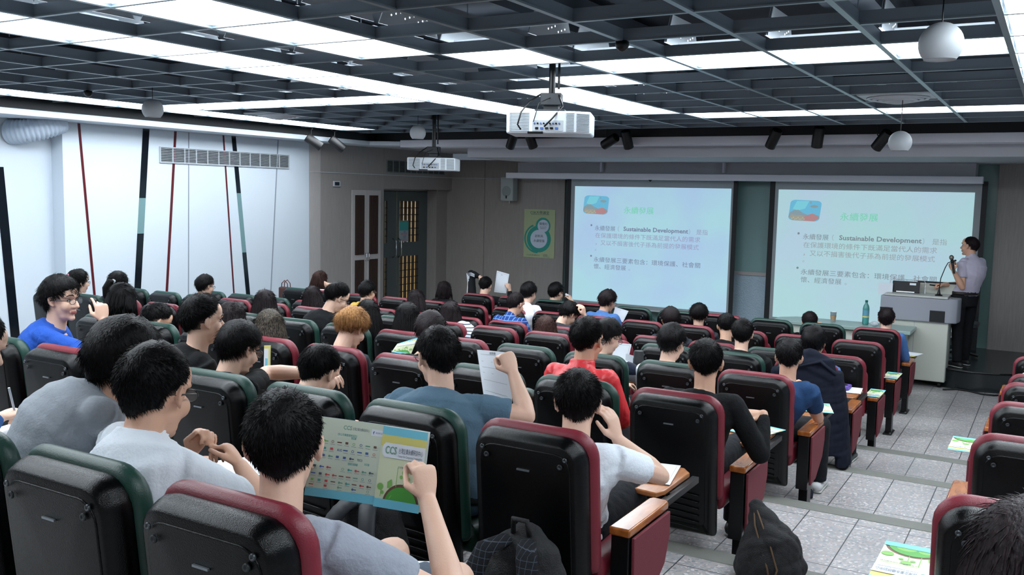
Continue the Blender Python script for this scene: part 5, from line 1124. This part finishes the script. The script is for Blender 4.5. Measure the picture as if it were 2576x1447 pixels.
flatsheet('Z', 3, -.32, .70, .22, .3, 'note sheet with cyan heading under the writing hand at left edge', art=lambda F: (framed(F), split_rect(F, .1, .9, .8, .9, M_cyan, 2)), rot=.3, dz=.05)
flatsheet('B', 7, .35, -.12, .18, .24, 'small printed sheet with red and green squares on a seat ledge', art=lambda F: [F.rect(.1 + .2 * k, .25 + .2 * k, .7, .85, (M_grn, M_redk, M_redk, M_redk)[k]) for k in range(4)], dz=.1) if False else None
t = thing('pouch', 'purple pouch with oval opening on the fourth row tablet', 'pouch', (seatx(0) + .12, 6.75 + .84, .12 + .53)); q = MB(); q.prism([(-.05, -.06), (.05, -.06), (.055, .07), (-.055, .07)], 2, 0, .03); obj('pouch', q, mat('purple_pouch', '#5c4597', .5), t, bevel=.008)
q = MB(); q.lathe([(.001, .0), (.034, .0), (.036, -.001)], 20, None, (0, .01, .0315)); obj('opening', q, M_blackm, t)
t = thing('tumbler', 'dark tumbler with teal band beside the banded tee student', 'bottle', (-2.40, 5.82, .90)); q = MB(); q.lathe([(.034, 0), (.036, .04), (.036, .11)], 20, None); obj('body', q, mat('tumbler_teal', '#1e7f95', .35), t, smooth=True); q = MB(); q.lathe([(.037, .09), (.037, .135), (.034, .14), (.034, .18), (.03, .19), (.001, .19)], 20); obj('lid', q, M_dgrey, t, smooth=True, angle=35)
q = MB(); q.box(-.07, .07, -.05, .05, -.03, -.004); obj('coaster', q, M_wood2, t)
t = thing('drinking_bottle', 'small white bottle at the mouth of a front row student', 'bottle', (-5.13, 10.14, .88), (0, -.9, 0)); q = MB(); q.lathe([(.02, -.05), (.022, .03), (.012, .05), (.012, .06)], 14); obj('body', q, M_paper, t, smooth=True)
t = thing('pen', 'pen held by the student at the left edge', 'pen', (-3.43, 2.06, 1.27), (.25, .1, 0)); q = MB(); q.tube([(0, 0, -.04), (0, 0, .09)], .0045, 8); obj('barrel', q, M_refl, t)
# watch, bracelet, scrunchie, jacket stripes, tee writing
def ring(pt, d, r, w, m, name, par, n=18):
    z = V(d).to_track_quat('Z', 'Y').to_matrix(); q = MB(); q.lathe([(r, -w), (r + .004, -w * .5), (r + .004, w * .5), (r, w)], n, None, (0, 0, 0), z, False); q.v = [tuple(Vector(v) + V(pt)) for v in q.v]; return par['child'](name, q, m)
ring((-4.27, 3.06, 1.425), (-.03, -.03, .23), .030, .013, M_blackm, 'wrist_watch', bt)
q = MB(); q.tube([sc_['T'] @ V(.0 + .035 * math.cos(a), -.108, .035 + .035 * math.sin(a)) for a in [2 * PI * k / 14 for k in range(15)]], [.011 + .003 * (k % 2) for k in range(15)], 8, cap=False); sc_['child']('scrunchie', q, mat('scrunchie_pink', '#c98693', .8), par=sc_['ho'])
# white writing across the shoulder blade of the black tee
u = bp['side']; n_ = -bp['fwd']; ce = bp['Tp'](.80, .05) + n_ * (.112 * S + .016)
F = Flat(lambda a, b_, l: ce + u * (a - .13) + V(0, 0, b_) + n_ * (l + .004 - .9 * (a - .09) ** 2)); 
for k, tx in enumerate(('WE', 'MUST NOT', 'BE AFRAID', 'FOR THE')): F.text(tx, 0, -.02 - .028 * k, .03, M_paper, .03)
bp['child']('shirt_print', F.b, None, smooth=False)
for o in bpy.data.objects:
    if o.get('label', '').startswith('student in black jacket with white'):
        base = o.location; q = MB(); sh, el, wr = V(-6.44, 10.0, .79), V(-6.53, 10.08, 1.09), V(-6.38, 10.05, 1.06)
        for k in (-1, 0, 1):
            off = V(0, -.047, 0) + V(.016 * k, 0, 0); q.tube([V(-6.47, 9.97, .84) + off, V(-6.50, 10.03, .98) + off, V(-6.535, 10.055, 1.08) + off + V(0, 0, .014 * -k), V(-6.47, 10.03, 1.09 - .016 * k) + V(0, -.045, 0), V(-6.42, 10.03, 1.075 - .015 * k) + V(0, -.042, 0)], .0045, 5)
        me = q.mesh('sleeve_stripe'); me.transform(Matrix.Translation(-base)); obj('sleeve_stripe', me, M_paper, o)
# handheld microphone
t = thing('handheld_microphone', 'black handheld microphone with silver head at the lecturer mouth', 'microphone', (-1.005, 11.70, 1.42), (-.15, -.22, 0)); q = MB(); q.tube([(0, 0, -.09), (0, 0, .05), (0, 0, .07)], [.012, .015, .018], 12); obj('handle', q, M_blackm, t, smooth=True, angle=40); q = MB(); q.ell((0, 0, .095), (.026, .026, .03), 14, 10); obj('head', q, mat('mic_grille', '#84807a', .35, metal=.7), t, smooth=True)
t = thing('remote_control', 'small black remote in the lecturer right hand over the lectern', 'remote control', (-1.19, 11.83, 1.17), (0, .1, .35)); q = MB(); q.box(-.06, .05, -.012, .012, -.008, .008); obj('case', q, M_blackm, t, bevel=.004)
q = MB(); q.box(-.09, .09, -.005, .005, -.016, .016); q.v = [(x * 1.0, y, z) for x, y, z in q.v]; 
lw = lec; hp = lw['hip']; q = MB(); 
for a in range(24): pass
q.tube([hp + V(0, 0, .025), hp + V(0, 0, .062)], [(.180 * S, .138 * S), (.178 * S, .136 * S)], 28, None, True, side=lw['side']); lw['child']('belt', q, mat('belt_leather', '#1a1310', .4))
q = MB(); q.tube([hp + lw['fwd'] * .125 + lw['side'] * -.02 + V(0, 0, .045), hp + lw['fwd'] * .135 + lw['side'] * -.02 + V(0, 0, .045)], [(.02, .018), (.02, .018)], 4, None, True); lw['child']('buckle', q, M_chrome)
# shirt collar of the lecturer
T_ = lw['T']; q = MB(); nb = lw['NB']
q.tube([nb + V(0, 0, -.012), nb + V(0, 0, .02), nb + V(0, 0, .035)], [(.078, .076), (.070, .068), (.066, .064)], 16, None, False, side=lw['side']); lw['child']('collar', q, c_lect)

# coat draped over the fourth row aisle chair
def coat():
    b = MB(); X, Y, Zf = seatx(0), ROWY['D'], ROWF['D']
    b.tube([(X - .19, Y + .01, Zf + .76), (X + .0, Y - .0, Zf + .85), (X + .20, Y + .01, Zf + .76)], [(.06, .05), (.07, .06), (.07, .06)], 12, None, 'round')
    b.tube([(X + .02, Y - .0, Zf + .88), (X + .04, Y - .02, Zf + .60), (X + .08, Y - .05, Zf + .20)], [(.18, .05), (.23, .055), (.25, .06)], 22, None, True, side=(1, 0, 0))
    b.tube([(X + .20, Y + .02, Zf + .80), (X + .26, Y + .02, Zf + .55), (X + .30, Y + .03, Zf + .14)], [(.06, .06), (.05, .08), (.05, .11)], 16, None, True, side=(1, 0, 0))
    b.tube([(X - .12, Y + .01, Zf + .86), (X + .03, Y + .02, Zf + .90), (X + .16, Y + .01, Zf + .85)], [(.04, .05), (.045, .06), (.04, .05)], 12, None, 'round')
    me = remesh(b, .009, 5, .006, 4); t = thing('coat', 'dark navy coat draped over the fourth row aisle chair', 'coat', (X, Y - .05, Zf + .2)); me.transform(Matrix.Translation(-t.location)); obj('cloth', me, c_navy, t)
    q = MB(); q.tube([(-.16, .03, .665), (-.02, .0, .63), (.12, -.0, .68), (.22, .02, .60)], [(.03, .012)] * 4, 8, None, 'round'); obj('collar', q, c_navy, t, smooth=True)
coat()
# backpacks
M_bag = mat('bag_black', '#0b0c10', .75, bump=.5, bscale=220); M_bagc = checks('bag_check', '#0e1015', '#3d444e', 48, .08)
def backpack(loc, label, strapmat, ridged=False):
    t = thing('backpack', label, 'backpack', loc); b = MB()
    b.tube([(0, 0, .03), (0, 0, .12), (0, 0, .30), (0, .01, .41), (0, .02, .45)], [(.15, .09), (.17, .11), (.155, .10), (.11, .075), (.05, .03)], 18, None, 'round', side=(1, 0, 0)); b.ell((0, -.07, .16), (.12, .05, .11), 16, 10)
    obj('bag', remesh(b, .008, 4, .006, 9), M_bag, t)
    for s in (-1, 1):
        q = MB(); pts = [(s * .035, -.05, .44), (s * .075, -.12, .42), (s * .115, -.16, .30), (s * .125, -.155, .16), (s * .12, -.13, .04)]
        if not ridged: q.tube(pts, [(.030, .012), (.036, .013), (.038, .013), (.036, .012), (.028, .010)], 12, None, 'round', side=(1, 0, 0))
        else:
            P_ = [bez([V(p) for p in pts], k / 28) for k in range(29)]; q.tube(P_, [(.034, .012 + .006 * (k % 2)) for k in range(29)], 10, None, 'round', side=(1, 0, 0))
        obj('strap', q, strapmat, t, smooth=True)
    q = MB(); q.tube([(-.03, -.02, .45), (-.025, -.03, .50), (.025, -.03, .50), (.03, -.02, .45)], .009, 8); obj('handle', q, M_bag, t, smooth=True)
    return t
backpack((-1.40, 2.50, .612), 'black backpack with checked straps behind the seventh row aisle chair', M_bagc)
backpack((-2.03, 2.50, .612), 'black backpack with ridged grey straps behind the next chair', mat('ridged_strap', '#272b31', .6), True)
b = MB(); b.tube([(0, 0, .02), (.01, 0, .09), (0, 0, .18), (-.04, .02, .26), (-.07, .03, .31)], [(.145, .11), (.15, .12), (.12, .10), (.055, .05), (.035, .03)], 18, None, 'round', side=(1, 0, 0)); b.ell((.08, .0, .06), (.07, .07, .05), 12, 8)
t = thing('drawstring_bag', 'black drawstring bag slumped on the aisle step', 'bag', (-.985, 3.93, .487)); obj('bag', remesh(b, .007, 4, .010, 3), M_bag, t)
q = MB(); q.tube([(-.07, .0, .30), (-.05, -.05, .25), (-.01, -.095, .18), (.03, -.125, .10), (.045, -.125, .03)], .004, 6); q.tube([(-.06, .0, .31), (-.02, -.05, .26), (.03, -.095, .19), (.07, -.12, .10), (.05, -.125, .02)], .004, 6); obj('cord', q, mat('cord_brown', '#5a4430', .8), t, smooth=True)
q = MB(); q.tube([(-1.28, 6.12, .245), (-1.26, 6.02, .262), (-1.24, 5.93, .247)], [(.02, .003), (.02, .003), (.016, .003)], 8, side=(1, 0, 0)); tag(obj('loose_strap', q, c_navy, smooth=True), 'navy strap end lying on the step by the white shoe', 'strap')
q = MB(); q.tube([(-.055, 0, 0), (-.05, 0, .06), (0, 0, .10), (.05, 0, .06), (.055, 0, 0)], .006, 8); q.tube([(-.045, .04, 0), (-.04, .04, .07), (.01, .04, .105), (.06, .04, .06), (.065, .04, 0)], .006, 8)
t = thing('handbag', 'handbag with thin brown hoop handles on a green seat by the wall', 'handbag', (-8.75, 8.98, .80)); obj('handle', q, mat('handle_brown', '#5c2f28', .5), t, smooth=True); q = MB(); q.box(-.1, .1, -.02, .07, -.25, .01); obj('bag', q, mat('bag_brown', '#4a2b26', .6), t, bevel=.02); t.location.z = .83
